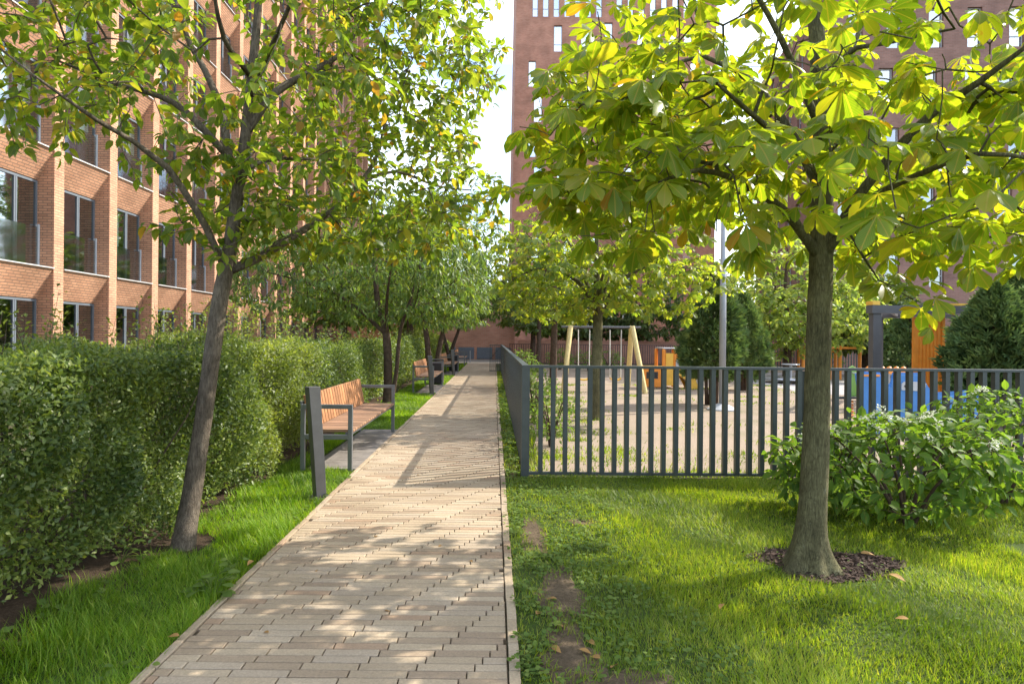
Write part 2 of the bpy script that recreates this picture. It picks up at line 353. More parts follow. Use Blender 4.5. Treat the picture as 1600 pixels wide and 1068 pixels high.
M['soil'] = groundmat('bed_soil', (.045,.032,.022), (.075,.05,.034), (.10,.07,.045), 3., 50, bump=1.)
M['mulch'] = pmat('mulch_bark', (.060,.034,.023), .95, var=.6, scale=30, bump=1., bscale=60)
M['dirt'] = groundmat('bare_dirt', (.12,.088,.058), (.17,.125,.082), (.075,.058,.036), 5., 60, bump=.9)
M['orange'] = pmat('orange_paint', (.75,.26,.03), .4, var=.1)
M['yellow'] = pmat('yellow_paint', (.80,.46,.06), .4, var=.1)
M['pinewood'] = pmat('pine_pole', (.58,.45,.19), .7, var=.2, scale=4, stretch=(6,6,.8))
M['rope'] = pmat('rope_white', (.6,.57,.5), .9)
M['blue'] = pmat('blue_panel', (.055,.20,.50), .38, var=.1)
M['limegreen'] = pmat('green_panel', (.25,.42,.08), .4, var=.1)
M['greyplas'] = pmat('grey_plate', (.45,.46,.47), .4, var=.08)
M['black'] = pmat('black_metal', (.022,.022,.024), .45, var=.2)
M['pole'] = pmat('lamp_pole_grey', (.30,.31,.33), .45, metal=.3, var=.08)
M['pergola'] = pmat('pergola_steel', (.09,.088,.09), .5, var=.1)
M['brownfence'] = pmat('brown_fence', (.10,.055,.045), .6, var=.15)
M['greenfence'] = pmat('dark_green_fence', (.035,.055,.05), .6, var=.15)
M['louvre'] = pmat('grey_louvre', (.13,.15,.19), .5, var=.1)
M['roofcap'] = pmat('roof_cap', (.34,.31,.29), .6, var=.1)
M['steel'] = pmat('slide_steel', (.55,.56,.58), .3, metal=.7, var=.05)
M['core'] = pmat('hedge_twig', (.075,.052,.035), .95, var=.3, scale=20)
M['flower'] = leafmat('white_flower', [(0,(.55,.58,.42)),(.5,(.74,.74,.66)),(1,(.60,.66,.40))], (1,1,.9), .3)
GR = lambda a: [(i/(len(a)-1), c) for i, c in enumerate(a)]
M['lf_ash'] = leafmat('left_tree_leaf', [(0,(0.074,0.132,0.022)),(.35,(0.102,0.172,0.026)),(.6,(0.138,0.196,0.030)),(.85,(0.180,0.218,0.035)),(.97,(0.264,0.218,0.040)),(.995,(0.288,0.138,0.030))], (2.3,2.2,.7), .56, veins=.35)
M['lf_chest'] = leafmat('chestnut_leaf', [(0,(0.098,0.169,0.020)),(.4,(0.137,0.206,0.022)),(.75,(0.176,0.231,0.026)),(.965,(0.247,0.250,0.030)),(.997,(0.312,0.163,0.030))], (2.5,2.35,.5), .6, .38, .45, veins=.8)
M['lf_chest2'] = leafmat('chestnut_leaf_far', GR([(0.098,0.156,0.028),(0.137,0.195,0.033),(0.182,0.227,0.039),(0.247,0.247,0.039)]), (2.3,2.2,.6), .56, .45, .35)
M['lf_cherry'] = leafmat('small_tree_leaf', GR([(0.065,0.119,0.031),(0.098,0.156,0.039),(0.130,0.188,0.044),(0.169,0.206,0.050)]), (2.2,2.2,.8), .42)
M['lf_pale'] = leafmat('pale_tree_leaf', GR([(0.155,0.225,0.070),(0.202,0.271,0.085),(0.265,0.310,0.093),(0.310,0.327,0.078)]), (2.0,2.0,.8), .55)
M['lf_far'] = leafmat('far_tree_leaf', GR([(0.058,0.094,0.029),(0.085,0.125,0.035),(0.117,0.156,0.044)]), (1.8,1.8,.8), .35)
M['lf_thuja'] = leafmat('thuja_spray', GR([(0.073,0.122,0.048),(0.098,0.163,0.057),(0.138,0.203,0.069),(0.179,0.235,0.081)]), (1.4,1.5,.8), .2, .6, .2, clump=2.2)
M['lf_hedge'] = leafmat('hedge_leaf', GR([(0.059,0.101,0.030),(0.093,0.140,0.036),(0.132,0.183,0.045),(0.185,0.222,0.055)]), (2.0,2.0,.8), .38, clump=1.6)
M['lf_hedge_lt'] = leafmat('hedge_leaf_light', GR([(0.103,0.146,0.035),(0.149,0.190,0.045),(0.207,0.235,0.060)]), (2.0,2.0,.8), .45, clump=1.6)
M['lf_shrub'] = leafmat('shrub_leaf', GR([(0.060,0.120,0.025),(0.090,0.168,0.030),(0.126,0.204,0.035)]), (2.2,2.2,.7), .42, .6, .18, veins=.3)
M['lf_weed'] = leafmat('weed_leaf', GR([(0.094,0.150,0.036),(0.125,0.192,0.045),(0.175,0.228,0.059)]), (1.8,1.9,.8), .4, .6, .12)
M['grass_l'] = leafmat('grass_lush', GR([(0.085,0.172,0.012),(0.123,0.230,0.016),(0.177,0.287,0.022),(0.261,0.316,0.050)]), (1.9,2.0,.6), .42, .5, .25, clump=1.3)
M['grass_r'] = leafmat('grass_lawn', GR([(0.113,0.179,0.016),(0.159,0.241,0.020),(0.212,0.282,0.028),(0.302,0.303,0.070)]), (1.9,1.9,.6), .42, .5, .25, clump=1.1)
M['dryleaf'] = leafmat('dry_leaf', GR([(.30,.10,.035),(.36,.19,.06),(.42,.30,.12)]), (1.2,1.1,.8), .2, .7)

# ------------------------------------------------------------------ the ground
def sheet(name, poly, z, mat, step=None):
    b = MB(); b.add([(x,y,z) for x, y in poly], [tuple(range(len(poly)))]); return kind(b.build(name, mat), 'structure')
def wobble(poly, amp, sub=.35):
    out = []; n = len(poly)
    for i in range(n):
        a, b = Vector(poly[i]), Vector(poly[(i+1)%n]); k = max(1, int((b-a).length/sub))
        for j in range(k):
            p = a.lerp(b, j/k); out.append((p.x+random.uniform(-amp,amp), p.y+random.uniform(-amp,amp)))
    return out
PXL, PXR = -1.437, 0.072
sheet('ground', [(-300,-60),(300,-60),(300,700),(-300,700)], 0.0, M['ground'])
sheet('lawn', [(PXR+.05,-2),(9,-2),(9,6.62),(PXR+.05,6.62)], .004, M['lawnsoil'])
sheet('grass_verge', [(-2.6,-2),(PXL-.04,-2),(PXL-.04,37),(-2.6,37)], .004, M['lawnsoil'])
sheet('soil_bed', wobble([(-4.2,-1),(-2.28,-1),(-2.22,2.6),(-2.05,4.0),(-1.95,4.4),(-2.05,5.0),(-2.3,6.4),(-2.45,30),(-4.2,30)], .06), .009, M['soil'])
sheet('playground_sand', wobble([(.55,6.9),(20,6.72),(26,36),(1.0,36),(.65,20)], .12, .8), .004, M['sand'])
sheet('rubber_paving', wobble([(8.5,17.5),(21,15),(22,31),(9.5,28)], .25, 1.2), .009, M['rubber'])
sheet('paved_court', [(-9,36.2),(1.4,36.2),(1.4,38.9),(-9,38.9)], .012, M['kerb'])
# path of clay pavers
def build_path():
    V = []; Fc = []; o = 0; bw, rh, g = .2515, .0615, .006
    y = -1.0; row = 0
    while y < 36.2:
        sh = (row * .37 % 1) * bw if row % 2 else ((row * .37 + .5) % 1) * bw
        x = PXL - sh
        while x < PXR - .004:
            a, b = max(x, PXL), min(x + bw, PXR)
            if b - a > .03:
                h = .02 + random.uniform(-.0012, .0012); t1, t2 = random.uniform(-.001,.001), random.uniform(-.001,.001)
                x0, x1, y0, y1, e = a+g/2, b-g/2, y+g/2, y+rh-g/2, .003
                V += [(x0,y0,0),(x1,y0,0),(x1,y1,0),(x0,y1,0),(x0,y0,h-e),(x1,y0,h-e),(x1,y1,h-e),(x0,y1,h-e),
                      (x0+e,y0+e,h+t1),(x1-e,y0+e,h-t1),(x1-e,y1-e,h+t2),(x0+e,y1-e,h-t2)]
                for q in ((0,1,5,4),(1,2,6,5),(2,3,7,6),(3,0,4,7),(4,5,9,8),(5,6,10,9),(6,7,11,10),(7,4,8,11),(8,9,10,11)): Fc.append(tuple(i+o for i in q))
                o += 12
            x += bw
        y += rh; row += 1
    kind(mesh_obj('path', np.array(V), Fc, M['paver']), 'structure')
    b = MB(); b.add([(PXL-.002,-1,.0075),(PXR+.002,-1,.0075),(PXR+.002,36.2,.0075),(PXL-.002,36.2,.0075)], [(0,1,2,3)]); kind(b.build('path_bed', M['dirt']), 'structure')
    for nm, x0, x1 in (('path_edging', PXL-.042, PXL-.004), ('path_edging', PXR+.004, PXR+.052)):
        b = MB(); yy = -1.0
        while yy < 36.2:
            d = .25; jx = random.uniform(-.003,.003); b.box(x0+jx, x1+jx, yy+.002, yy+d-.002, -.02, .026+random.uniform(-.002,.003)); yy += d
        kind(b.build(nm, M['paver'], bevel=.003), 'structure')
build_path()
for y0 in (6.95, 16.4, 24.4):
    b = MB()
    for k in range(6): b.box(-2.02, PXL-.046, y0+k*.5+.004, y0+k*.5+.496, 0, .018)
    kind(b.build('bench_pad', M['pad'], bevel=.004), 'structure')

# ------------------------------------------------------------------ left apartment building
FD, REC, BAY, PW, FH, NF = 12.3, .45, 2.565, .41, 3.3, 9
P0 = 17.85 - 3*BAY; NB = 20; HB = FH*NF + .9
def apartment():
    root = thing('apartment_building', 'long orange brick apartment building with sloped brick spandrels behind the hedge', 'building', (-FD-5, P0+25, 0))
    b = MB()
    xb = -FD-REC
    for i in range(NB+1): b.box(xb-.25, -FD, P0+i*BAY, P0+i*BAY+PW, -.2, HB)
    y1 = P0+NB*BAY+PW
    for j in range(1, NF+1):
        z = j*FH
        for i in range(NB):
            a, c = P0+i*BAY+PW, P0+(i+1)*BAY
            b.prism([(-FD-.012, z-.03),(xb, z-.86),(xb-.25, z-.86),(xb-.25, z-.03)], 'y', a, c)
    for i in range(NB): b.box(xb-.25, xb+.003, P0+i*BAY+PW+.001, P0+(i+1)*BAY-1.622, .0, HB-.02)
    for i in range(NB): b.box(xb-.25, -FD-.012, P0+i*BAY+PW, P0+(i+1)*BAY, NF*FH+.01, HB-.01)
    b.build('wall', M['brick'], root, uv=True)
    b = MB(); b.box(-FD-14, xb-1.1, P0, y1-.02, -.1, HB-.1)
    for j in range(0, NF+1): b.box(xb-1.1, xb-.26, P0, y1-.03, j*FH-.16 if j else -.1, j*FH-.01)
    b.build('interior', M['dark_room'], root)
    b = MB(); b.box(-FD-14, -FD+.05, P0-.05, y1+.05, HB, HB+.12); b.build('roof_coping', M['sill'], root)
    b = MB(); b.box(-FD-14.05, xb-.251, y1-.015, y1+.0, 0, HB-.02); b.build('end_wall', M['brick'], root, uv=True)
    # one window: frame, pane, sill, glass balustrade, curtain
    W = 1.62; H = FH-.86-.02
    def frame_mb(m, ox=0, oy=0, oz=0, full=True):
        t = .065; x0, x1 = ox-.09, ox-.02
        m.box(x0, x1, oy-W/2, oy-W/2+t, oz, oz+H); m.box(x0, x1, oy+W/2-t, oy+W/2, oz, oz+H)
        m.box(x0, x1, oy-W/2+t, oy+W/2-t, oz, oz+t); m.box(x0, x1, oy-W/2+t, oy+W/2-t, oz+H-t, oz+H)
        m.box(x0+.004, x1-.004, oy-.06, oy-.008, oz+t, oz+H-t); m.box(x0+.004, x1-.004, oy+.008, oy+.06, oz+t, oz+H-t)
        m.box(x0+.01, x1-.012, oy-.0075, oy+.0075, oz+t, oz+H-t)
    fm = MB(); frame_mb(fm)
    pm = MB(); pm.box(-.06, -.05, -W/2+.065, W/2-.065, .065, H-.065)
    sm = MB(); sm.box(.004, REC+.03, W/2-BAY+PW+.004, W/2-.003, -.028, .006)
    bm_ = MB(); bm_.box(.04, .055, -W/2+.03, W/2-.10, .05, 1.12)
    jm = MB(); jm.box(-.01, .07, W/2-.075, W/2-.02, .02, 1.2)
    cms = []
    for var in range(3):
        c = MB(); pts = []
        spans = [(-W/2+.08, -W/2+.75), (W/2-.72, W/2-.08)] if var == 0 else [(-W/2+.08, -.1)] if var == 1 else [(-W/2+.08, -W/2+.4), (.05, W/2-.1)]
        for s0, s1 in spans:
            n = int((s1-s0)/.04); vv = []; ff = []
            for k in range(n+1):
                y = s0+(s1-s0)*k/n; x = -.22 + .035*math.sin(k*1.25)
                vv += [(x,y,.05),(x,y,H-.05)]
                if k: ff.append((2*k-2,2*k,2*k+1,2*k-1))
            c.add(vv, ff)
        cms.append(c)
    slots = []
    for j in range(NF):
        for i in range(NB):
            yc = P0+(i+1)*BAY-W/2; z = j*FH
            u = CX - F*FD/yc; v0 = CY - F*(z+H-EYE)/yc; v1 = CY - F*(z-EYE)/yc
            vis = u > -120 and v1 > -20
            slots.append((0 if vis else 1, yc + (25 if j > 4 else 0), j, i, yc, z))
    slots.sort()
    first = None; stuffm = MB(); stuffp = MB(); rnd = random.Random(5)
    curt = {}
    for n, (_, _, j, i, yc, z) in enumerate(slots):
        var = rnd.randrange(3); has_c = (rnd.random() < (.0 if j == 0 else .4 if j == 1 else .8))
        if n >= 100:
            frame_mb(stuffm, -FD-REC, yc, z); stuffp.box(-FD-REC-.06, -FD-REC-.05, yc-W/2+.065, yc+W/2-.065, z+.065, z+H-.065); stuffm.box(-FD-REC+.004, -FD+.03, yc+W/2-BAY+PW+.004, yc+W/2-.003, z-.028, z+.006); continue
        loc = Vector((-FD-REC, yc, z)) - Vector(root.location)
        if first is None:
            base = {}
            first = fm.build('window', M['frame']); pane = pm.build('pane', M['pane']); sill = sm.build('sill', M['sill'])
            balu = bm_.build('balustrade', M['balu']); jam = jm.build('balustrade_post', M['frame_light'])
            protos = [pane, sill, balu, jam]; fr = first
            for q in protos: q.parent = first
            fr.parent = root; fr.location = loc
            cprot = [c.build('curtain', M['curtain'] if k else M['curtain2']) for k, c in enumerate(cms)]
            if j == 0: bpy.data.objects.remove(balu); bpy.data.objects.remove(jam); bal_m = None
            bmesh_, jmesh_ = [m for m in bpy.data.meshes if m.name == 'balustrade'][0], [m for m in bpy.data.meshes if m.name == 'balustrade_post'][0]
            pmesh_, smesh_ = pane.data, sill.data; cm = [c.data for c in cprot]
            for c in cprot: bpy.data.objects.remove(c)
        else:
            fr = bpy.data.objects.new('window', first.data); col.objects.link(fr); fr.parent = root; fr.location = loc
            for nm, me in (('pane', pmesh_), ('sill', smesh_)) + ((('balustrade', bmesh_), ('balustrade_post', jmesh_)) if j else ()):
                q = bpy.data.objects.new(nm, me); col.objects.link(q); q.parent = fr
        if has_c:
            q = bpy.data.objects.new('curtain', cm[var]); col.objects.link(q); q.parent = fr
    kind(stuffm.build('upper_window', M['frame'], root), 'stuff'); kind(stuffp.build('upper_pane', M['pane'], root), 'stuff')
apartment()

# ------------------------------------------------------------------ far buildings: wall with holes + windows
def holed_wall(u0, u1, z0, z1, rects, P, depth):
    """rects (ua,ub,za,zb); P(u,z,d)->xyz, d = depth behind the face"""
    us = sorted({u0,u1,*[r[0] for r in rects],*[r[1] for r in rects]}); zs = sorted({z0,z1,*[r[2] for r in rects],*[r[3] for r in rects]})
    b = MB(); idx = {}
    def vid(u, z):
        if (u,z) not in idx: idx[(u,z)] = b.n; b.v.append(tuple(P(u,z,0))); b.n += 1
        return idx[(u,z)]
    for i in range(len(us)-1):
        for k in range(len(zs)-1):
            cu, cz = (us[i]+us[i+1])/2, (zs[k]+zs[k+1])/2
            if any(r[0]<cu<r[1] and r[2]<cz<r[3] for r in rects): continue
            b.f.append((vid(us[i],zs[k]),vid(us[i+1],zs[k]),vid(us[i+1],zs[k+1]),vid(us[i],zs[k+1])))
    for a, c, d, e in rects:
        q = [(a,d),(c,d),(c,e),(a,e)]
        for k in range(4):
            p, s = q[k], q[(k+1)%4]; b.add([P(*p,0),P(*s,0),P(*s,depth),P(*p,depth)], [(0,1,2,3)])
    return b
def window_mb(r, P, depth, transom=.28):
    a, c, d, e = r; t = .055; f = MB(); g = MB()
    def qbox(m, ua, ub, za, zb, da, db):
        m.add([P(ua,za,da),P(ub,za,da),P(ub,zb,da),P(ua,zb,da),P(ua,za,db),P(ub,za,db),P(ub,zb,db),P(ua,zb,db)],
              [(0,1,2,3),(7,6,5,4),(0,4,5,1),(1,5,6,2),(2,6,7,3),(3,7,4,0)])
    d0, d1 = depth-.07, depth
    qbox(f,a,a+t,d,e,d0,d1); qbox(f,c-t,c,d,e,d0,d1); qbox(f,a+t,c-t,d,d+t,d0,d1); qbox(f,a+t,c-t,e-t,e,d0,d1)
    zt = d+(e-d)*transom; qbox(f,a+t,c-t,zt-.03,zt+.03,d0,d1)
    qbox(g,a+t,c-t,d+t,e-t,depth-.045,depth-.035)
    return f, g
def tower():
    root = thing('brick_tower', 'tall red brick tower with narrow white windows rising beyond the path', 'building', (11, 66, 0))
    Y0, X0, X1, HT = 60., 1.5, 20.6, 46.
    def P(u, z, d):
        s = max(0, min(1, (u-X0)/2.0)); sl = (1-s)*max(0, z-6)*.012
        return (u+sl, Y0+d, z)
    rects = []; rnd = random.Random(3)
    top = EYE+ (528-24)*.06
    for k in range(7): rects.append((3.3+k*1.0, 3.3+k*1.0+.55, 31.6, 34.4))
    for k in range(8): rects.append((11.2+k*1.05, 11.75+k*1.05, 31.6, 34.4))
    rects += [(5.35,6.12,28.35,30.8),(7.9,8.67,28.2,30.6),(10.1,10.85,29.0,31.1)]
    for j in range(1, 9):
        z = 28.35-3.3*j
        for k in range(6):
            a = 3.2+k*2.9+rnd.uniform(-.5,.5)
            if rnd.random() < .85: rects.append((a, a+.76, z, z+2.4))
    for k in range(5):
        a = 13.2+k*1.45
        if a < 19.5: rects.append((a, a+.76, 28.3, 30.7))
    b = holed_wall(X0, X1, 0, HT, rects, P, .3)
    b.add([P(X0,0,0),(X0,Y0+14,0),(X0+HT*.012-.07,Y0+14,HT),P(X0,HT,0)], [(0,3,2,1)]); b.add([(X1,Y0,0),(X1,Y0+14,0),(X1,Y0+14,HT),(X1,Y0,HT)], [(0,1,2,3)])
    b.add([P(X0,HT,0),(X1,Y0,HT),(X1,Y0+14,HT),(X0+.48,Y0+14,HT)], [(0,1,2,3)])
    b.build('wall', M['brick_red'], root, uv=True)
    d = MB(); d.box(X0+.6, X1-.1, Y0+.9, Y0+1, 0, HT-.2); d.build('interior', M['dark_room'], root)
    for r in rects:
        f, g = window_mb(r, P, .22); o = f.build('window', M['frame_light'], root); g.build('pane', M['pane_sky'], o)
tower()
def side_building():
    root = thing('brick_building', 'shaded mauve brick building behind the chestnut and the playground', 'building', (24, 40, 0))
    HT = 20.; A, B, C_ = Vector((19.2,47,0)), Vector((17.4,34,0)), Vector((37,33,0)); rnd = random.Random(8); nw = 0
    b = MB(); wins = []
    for p, q, n in ((A, B, 6), (B, C_, 9)):
        d = (q-p); Lw = d.length; d = d/Lw; inn = Vector((-d.y, d.x, 0))
        if inn.dot(Vector((27,41,0))-p) < 0: inn = -inn
        def P(u, z, dd, p=p, d=d, inn=inn): return tuple(p+d*u+inn*dd+Vector((0,0,z)))
        rects = []
        for j in range(6):
            z = 1.2+j*3.15
            for k in range(n):
                u = .9+k*(Lw-1.2)/n+(.4 if j%2 else 0)+rnd.uniform(-.2,.2); rects.append((u, u+.75, z, z+2.1))
        h = holed_wall(0, Lw, 0, HT, rects, P, .3); b.add(h.v, h.f); wins += [(r, P) for r in rects]
    D_ = A+(C_-B); b.add([tuple(v+Vector((0,0,z))) for v in (A, D_, C_) for z in (0, HT)], [(0,2,3,1),(2,4,5,3)])
    b.add([tuple(v+Vector((0,0,HT))) for v in (A,B,C_,D_)], [(0,1,2,3)])
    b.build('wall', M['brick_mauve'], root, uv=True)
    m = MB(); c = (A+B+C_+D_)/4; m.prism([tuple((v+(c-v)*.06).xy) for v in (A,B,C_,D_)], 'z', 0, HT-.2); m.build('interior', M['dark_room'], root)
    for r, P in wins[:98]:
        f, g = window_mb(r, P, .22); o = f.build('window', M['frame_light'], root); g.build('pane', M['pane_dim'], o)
side_building()
def low_building():
    root = thing('garage_building', 'low red brick building with grey louvre doors closing the end of the path', 'building', (-4, 42, 0))
    b = MB(); b.box(-10, 1.25, 39.0, 46, -.1, 3.9); b.build('wall', M['brick_red'], root, uv=True)
    b = MB(); b.box(-10.1, 1.35, 38.9, 46.1, 3.9, 4.05); b.build('roof_edge', M['roofcap'], root)
    for k in range(5):
        x0 = -3.85+k*1.12-.55
        b = MB(); b.box(x0, x0+.95, 38.955, 38.99, .17, .88)
        d = MB()
        for q in range(10): d.box(x0+.02, x0+.93, 38.935, 38.953, .19+q*.068, .19+q*.068+.045)
        o = b.build('louvre_panel', M['louvre'], root); d.build('slat', M['louvre'], o)
    b = MB(); b.box(-10, 1.2, 38.80, 38.97, .0, .13); b.build('plinth', M['roofcap'], root)
    root2 = tag(MB().box(1.4, 20.5, 37.6, 37.9, 0, 1.35).build('boundary_wall', M['brick_red'], uv=True), 'low red brick wall behind the brown railings past the swing', 'wall')
low_building()
# entrance ramp railing by the left building
def ramp():
    r = thing('ramp_railing', 'dark railing along the entrance ramp by the left brick building', 'railing', (-9.6, 33, 0))
    b = MB(); b.prism([(28,.0),(44,.0),(44,.75),(28,1.1)], 'x', -9.7, -9.5); b.build('ramp_wall', M['pergola'], r)
    b = MB()
    for k in range(70):
        y = 28+k*.22; b.box(-9.62, -9.59, y, y+.02, 1.12-.021*k*.22, 2.0-.021*k*.22)
    b.bar((-9.605,28,2.0),(-9.605,43.4,1.68),.05,.04); b.build('rail', M['black'], r)
ramp()

# ------------------------------------------------------------------ fences
FY, FX, FT = 6.70, .335, 1.165
def front_fence():
    r = thing('playground_fence', 'dark grey metal bar fence across the lawn in front of the sandy playground', 'fence', (FX, FY, 0))
    x1 = 8.2
    MB().box(FX+.043, x1, FY-.035, FY+.035, FT-.022, FT+.006).build('top_rail', M['slate'], r, bevel=.002)
    MB().box(FX+.043, x1, FY-.02, FY+.02, .03, .058).build('bottom_rail', M['slate'], r, bevel=.002)
    MB().box(FX-.042, FX+.042, FY-.042, FY+.042, -.1, FT+.008).build('post', M['slate'], r, bevel=.003)
    x = FX+.16; first = None
    while x < x1:
        if first is None:
            first = MB().box(x-.023, x+.023, FY-.03, FY+.03, .0585, FT-.0225).build('bar', M['slate'], r, bevel=.002); xf = x
        else:
            o = first.copy(); col.objects.link(o); o.parent = r; o.location = (x-xf, 0, 0)
        x += .1285
    for xp in (3.28, 6.3):
        MB().box(xp-.03, xp+.03, FY+.04, FY+.09, -.1, FT-.03).build('post', M['slate'], r, bevel=.003)
def side_fence():
    r = thing('path_fence', 'dark grey bar fence running beside the brick path into the distance', 'fence', (FX, 17, 0))
    y1 = 27.8
    MB().box(FX-.035, FX+.035, FY+.043, y1, FT-.022, FT+.006).build('top_rail', M['slate'], r, bevel=.002)
    MB().box(FX-.02, FX+.02, FY+.043, y1, .03, .058).build('bottom_rail', M['slate'], r, bevel=.002)
    y = FY+.16; first = None; st = MB(); n = 0
    while y < y1:
        if n >= 96: st.box(FX-.03, FX+.03, y-.02, y+.02, .0585, FT-.0225)
        elif first is None:
            first = MB().box(FX-.03, FX+.03, y-.02, y+.02, .0585, FT-.0225).build('bar', M['slate'], r, bevel=.002); yf = y
        else:
            o = first.copy(); col.objects.link(o); o.parent = r; o.location = (0, y-yf, 0)
        y += .1285; n += 1
    kind(st.build('far_bar', M['slate'], r), 'stuff')
    MB().box(FX-.04, FX+.04, y1, y1+.08, -.1, FT+.02).build('post', M['slate'], r)
    g = thing('fence_gate', 'small open bar gate with diagonal brace at the far end of the path fence', 'gate', (FX, y1, 0))
    for k in range(6): MB().box(FX-.5+k*.085-.014, FX-.5+k*.085+.014, y1+.03, y1+.05, .05, 1.14).build('bar', M['slate'], g)
    MB().box(FX-.53, FX-.045, y1+.025, y1+.055, 1.14, 1.17).box(FX-.53, FX-.045, y1+.025, y1+.055, .02, .05).build('frame', M['slate'], g)
    MB().bar((FX-.5,y1+.015,.55),(FX-.07,y1+.015,1.05),.03,.02).build('brace', M['slate'], g)
front_fence(); side_fence()
def far_fence(name, label, x0, x1, y, h, mat, sp=.13):
    r = thing(name, label, 'fence', ((x0+x1)/2, y, 0))
    b = MB(); x = x0
    while x < x1: b.box(x-.02, x+.02, y-.012, y+.012, .0805, h-.0405); x += sp
    b.build('bar_panel', mat, r)
    MB().box(x0-.03, x1+.03, y-.02, y+.02, h-.04, h).build('top_rail', mat, r); MB().box(x0-.03, x1+.03, y-.02, y+.02, .05, .08).build('bottom_rail', mat, r)
far_fence('railing_fence', 'brown vertical railings behind the swings in front of the brick wall', .9, 12.2, 36.3, 1.15, M['brownfence'])
far_fence('railing_fence', 'dark green vertical railings behind the orange climbing frame', 13.0, 21.6, 30.5, 1.1, M['greenfence'])

# ------------------------------------------------------------------ benches, bollards, bins
def bench():
    L_, D_, HA, HS = 2.92, .55, .71, .44        # local: x 0 = back, D_ = front (towards path); y along the path
    r = thing('park_bench', 'nearest slatted wooden bench with grey steel frame beside the leaning bollard', 'bench', (0,0,0), 'slatted benches along the path')
    t = .045
    for y in (0, L_-t):
        m = MB(); m.box(0,t,y,y+t,0,HA-t-.0005); m.box(D_-t,D_,y,y+t,0,HA-t-.0005); m.box(0,D_,y,y+t,HA-t,HA); m.box(t+.0005,D_-t-.0005,y+.002,y+t-.002,HS-.10,HS-.05)
        m.build('side_frame', M['bench_metal'], r, bevel=.003)
    m = MB()
    for x in (.10, D_-.06): m.box(x-.02,x+.02,t,L_-t,HS-.075,HS-.031)
    m.bar((-.006,t,.72),(-.006,L_-t,.72),.024,.03); m.build('long_rail', M['bench_metal'], r, bevel=.002)
    n = 23; sp = (L_-2*t-.02)/n; first = None
    for k in range(n):
        y = t+.01+k*sp
        if k == 0:
            first = MB().box(.085,D_+.0,y+.008,y+sp-.008,HS-.03,HS).build('seat_slat', M['wood_seat'], r, bevel=.003)
            q = MB(); q.prism([(.075,HS+.004),(.105,HS+.004),(.035,.80),(.005,.80)], 'y', y+.011, y+sp-.011); fb = q.build('back_slat', M['wood'], r, bevel=.003)
        else:
            for f in (first, fb):
                o = f.copy(); col.objects.link(o); o.parent = r; o.location = (0, k*sp, random.uniform(-.0015,.0015))
    return r
bn = bench(); bn.location = (-2.05, 6.80, .018)
dup(bn, (-2.08, 16.35, .018), 'second wooden bench along the path with black bin behind its far end')
dup(bn, (-2.06, 24.3, .018), 'third wooden bench far down the path beside a black bin')
dup(bn, (-2.05, 33.0, .004), 'farthest bench near the louvre doors at the path end')
def bollard():
    r = thing('bollard_light', 'leaning charcoal bollard lamp in the grass in front of the nearest bench', 'bollard', (0,0,0), 'charcoal bollard lamps beside the path')
    def ring(z, w_, d, cx, a):
        c, s = math.cos(a), math.sin(a); return [(cx+x*c-y*s, x*s+y*c, z) for x, y in ((-w_,-d),(w_,-d),(w_,d),(-w_,d))]
    m = MB(); st = [ring(-.05,.046,.05,0,.60), ring(.33,.048,.05,-.024,.62), ring(.66,.050,.05,-.05,.65), ring(1.0,.054,.05,-.078,.68)]
    vv = sum(st, []); ff = [(3,2,1,0)]
    for k in range(3):
        for q in range(4): ff.append((k*4+q,k*4+(q+1)%4,k*4+4+(q+1)%4,k*4+4+q))
    ff.append((12,13,14,15)); m.add(vv, ff); m.build('post', M['bollard'], r, bevel=.004)
    a = .67; c, s = math.cos(a), math.sin(a)
    def loc(x, y, z): return (-.072+x*c-y*s, x*s+y*c, z)
    m = MB(); m.add([loc(.0545,-.03,.86),loc(.0545,.03,.86),loc(.0550,.03,.885),loc(.0550,-.03,.885),loc(.048,-.03,.86),loc(.048,.03,.86),loc(.048,.03,.885),loc(.048,-.03,.885)],
        [(0,1,2,3),(7,6,5,4),(0,4,5,1),(1,5,6,2),(2,6,7,3),(3,7,4,0)]); m.build('light_slot', M['greyplas'], r)
    MB().box(-.09,.09,-.09,.09,-.02,.012).build('base_plate', M['bollard'], r, bevel=.002)
    return r
bl = bollard(); bl.location = (-1.55, 5.75, 0)
dup(bl, (-1.53, 15.9, 0), 'charcoal bollard lamp standing at the near end of the second bench', rotz=-.3)
dup(bl, (-1.50, 24.0, 0), 'far charcoal bollard lamp beside the third bench', rotz=-.3)
def bin_():
    r = thing('litter_bin', 'black litter bin behind the far end of the second bench', 'bin', (0,0,0), 'black litter bins by the benches')
    MB().box(-.2,.2,-.2,.2,.05,.72).build('body', M['black'], r, bevel=.01)
    MB().box(-.21,.21,-.21,.21,.76,.79).build('lid', M['black'], r, bevel=.006)
    m = MB()
    for x in (-.18,.18):
        for y in (-.18,.18): m.box(x-.015,x+.015,y-.015,y+.015,.7205,.7595)
    m.build('lid_support', M['bench_metal'], r); MB().box(-.16,.16,-.16,.16,0,.0495).build('base', M['bench_metal'], r)
    return r
bi = bin_(); bi.location = (-1.75, 19.7, 0)
dup(bi, (-1.72, 27.6, 0), 'black litter bin by the third bench far down the path')
tag(MB().tube([(-1.38,37.0,0),(-1.38,37.0,.72)], .03, 10).build('marker_post', M['pole']), 'thin grey marker post at the far left end of the path', 'post')

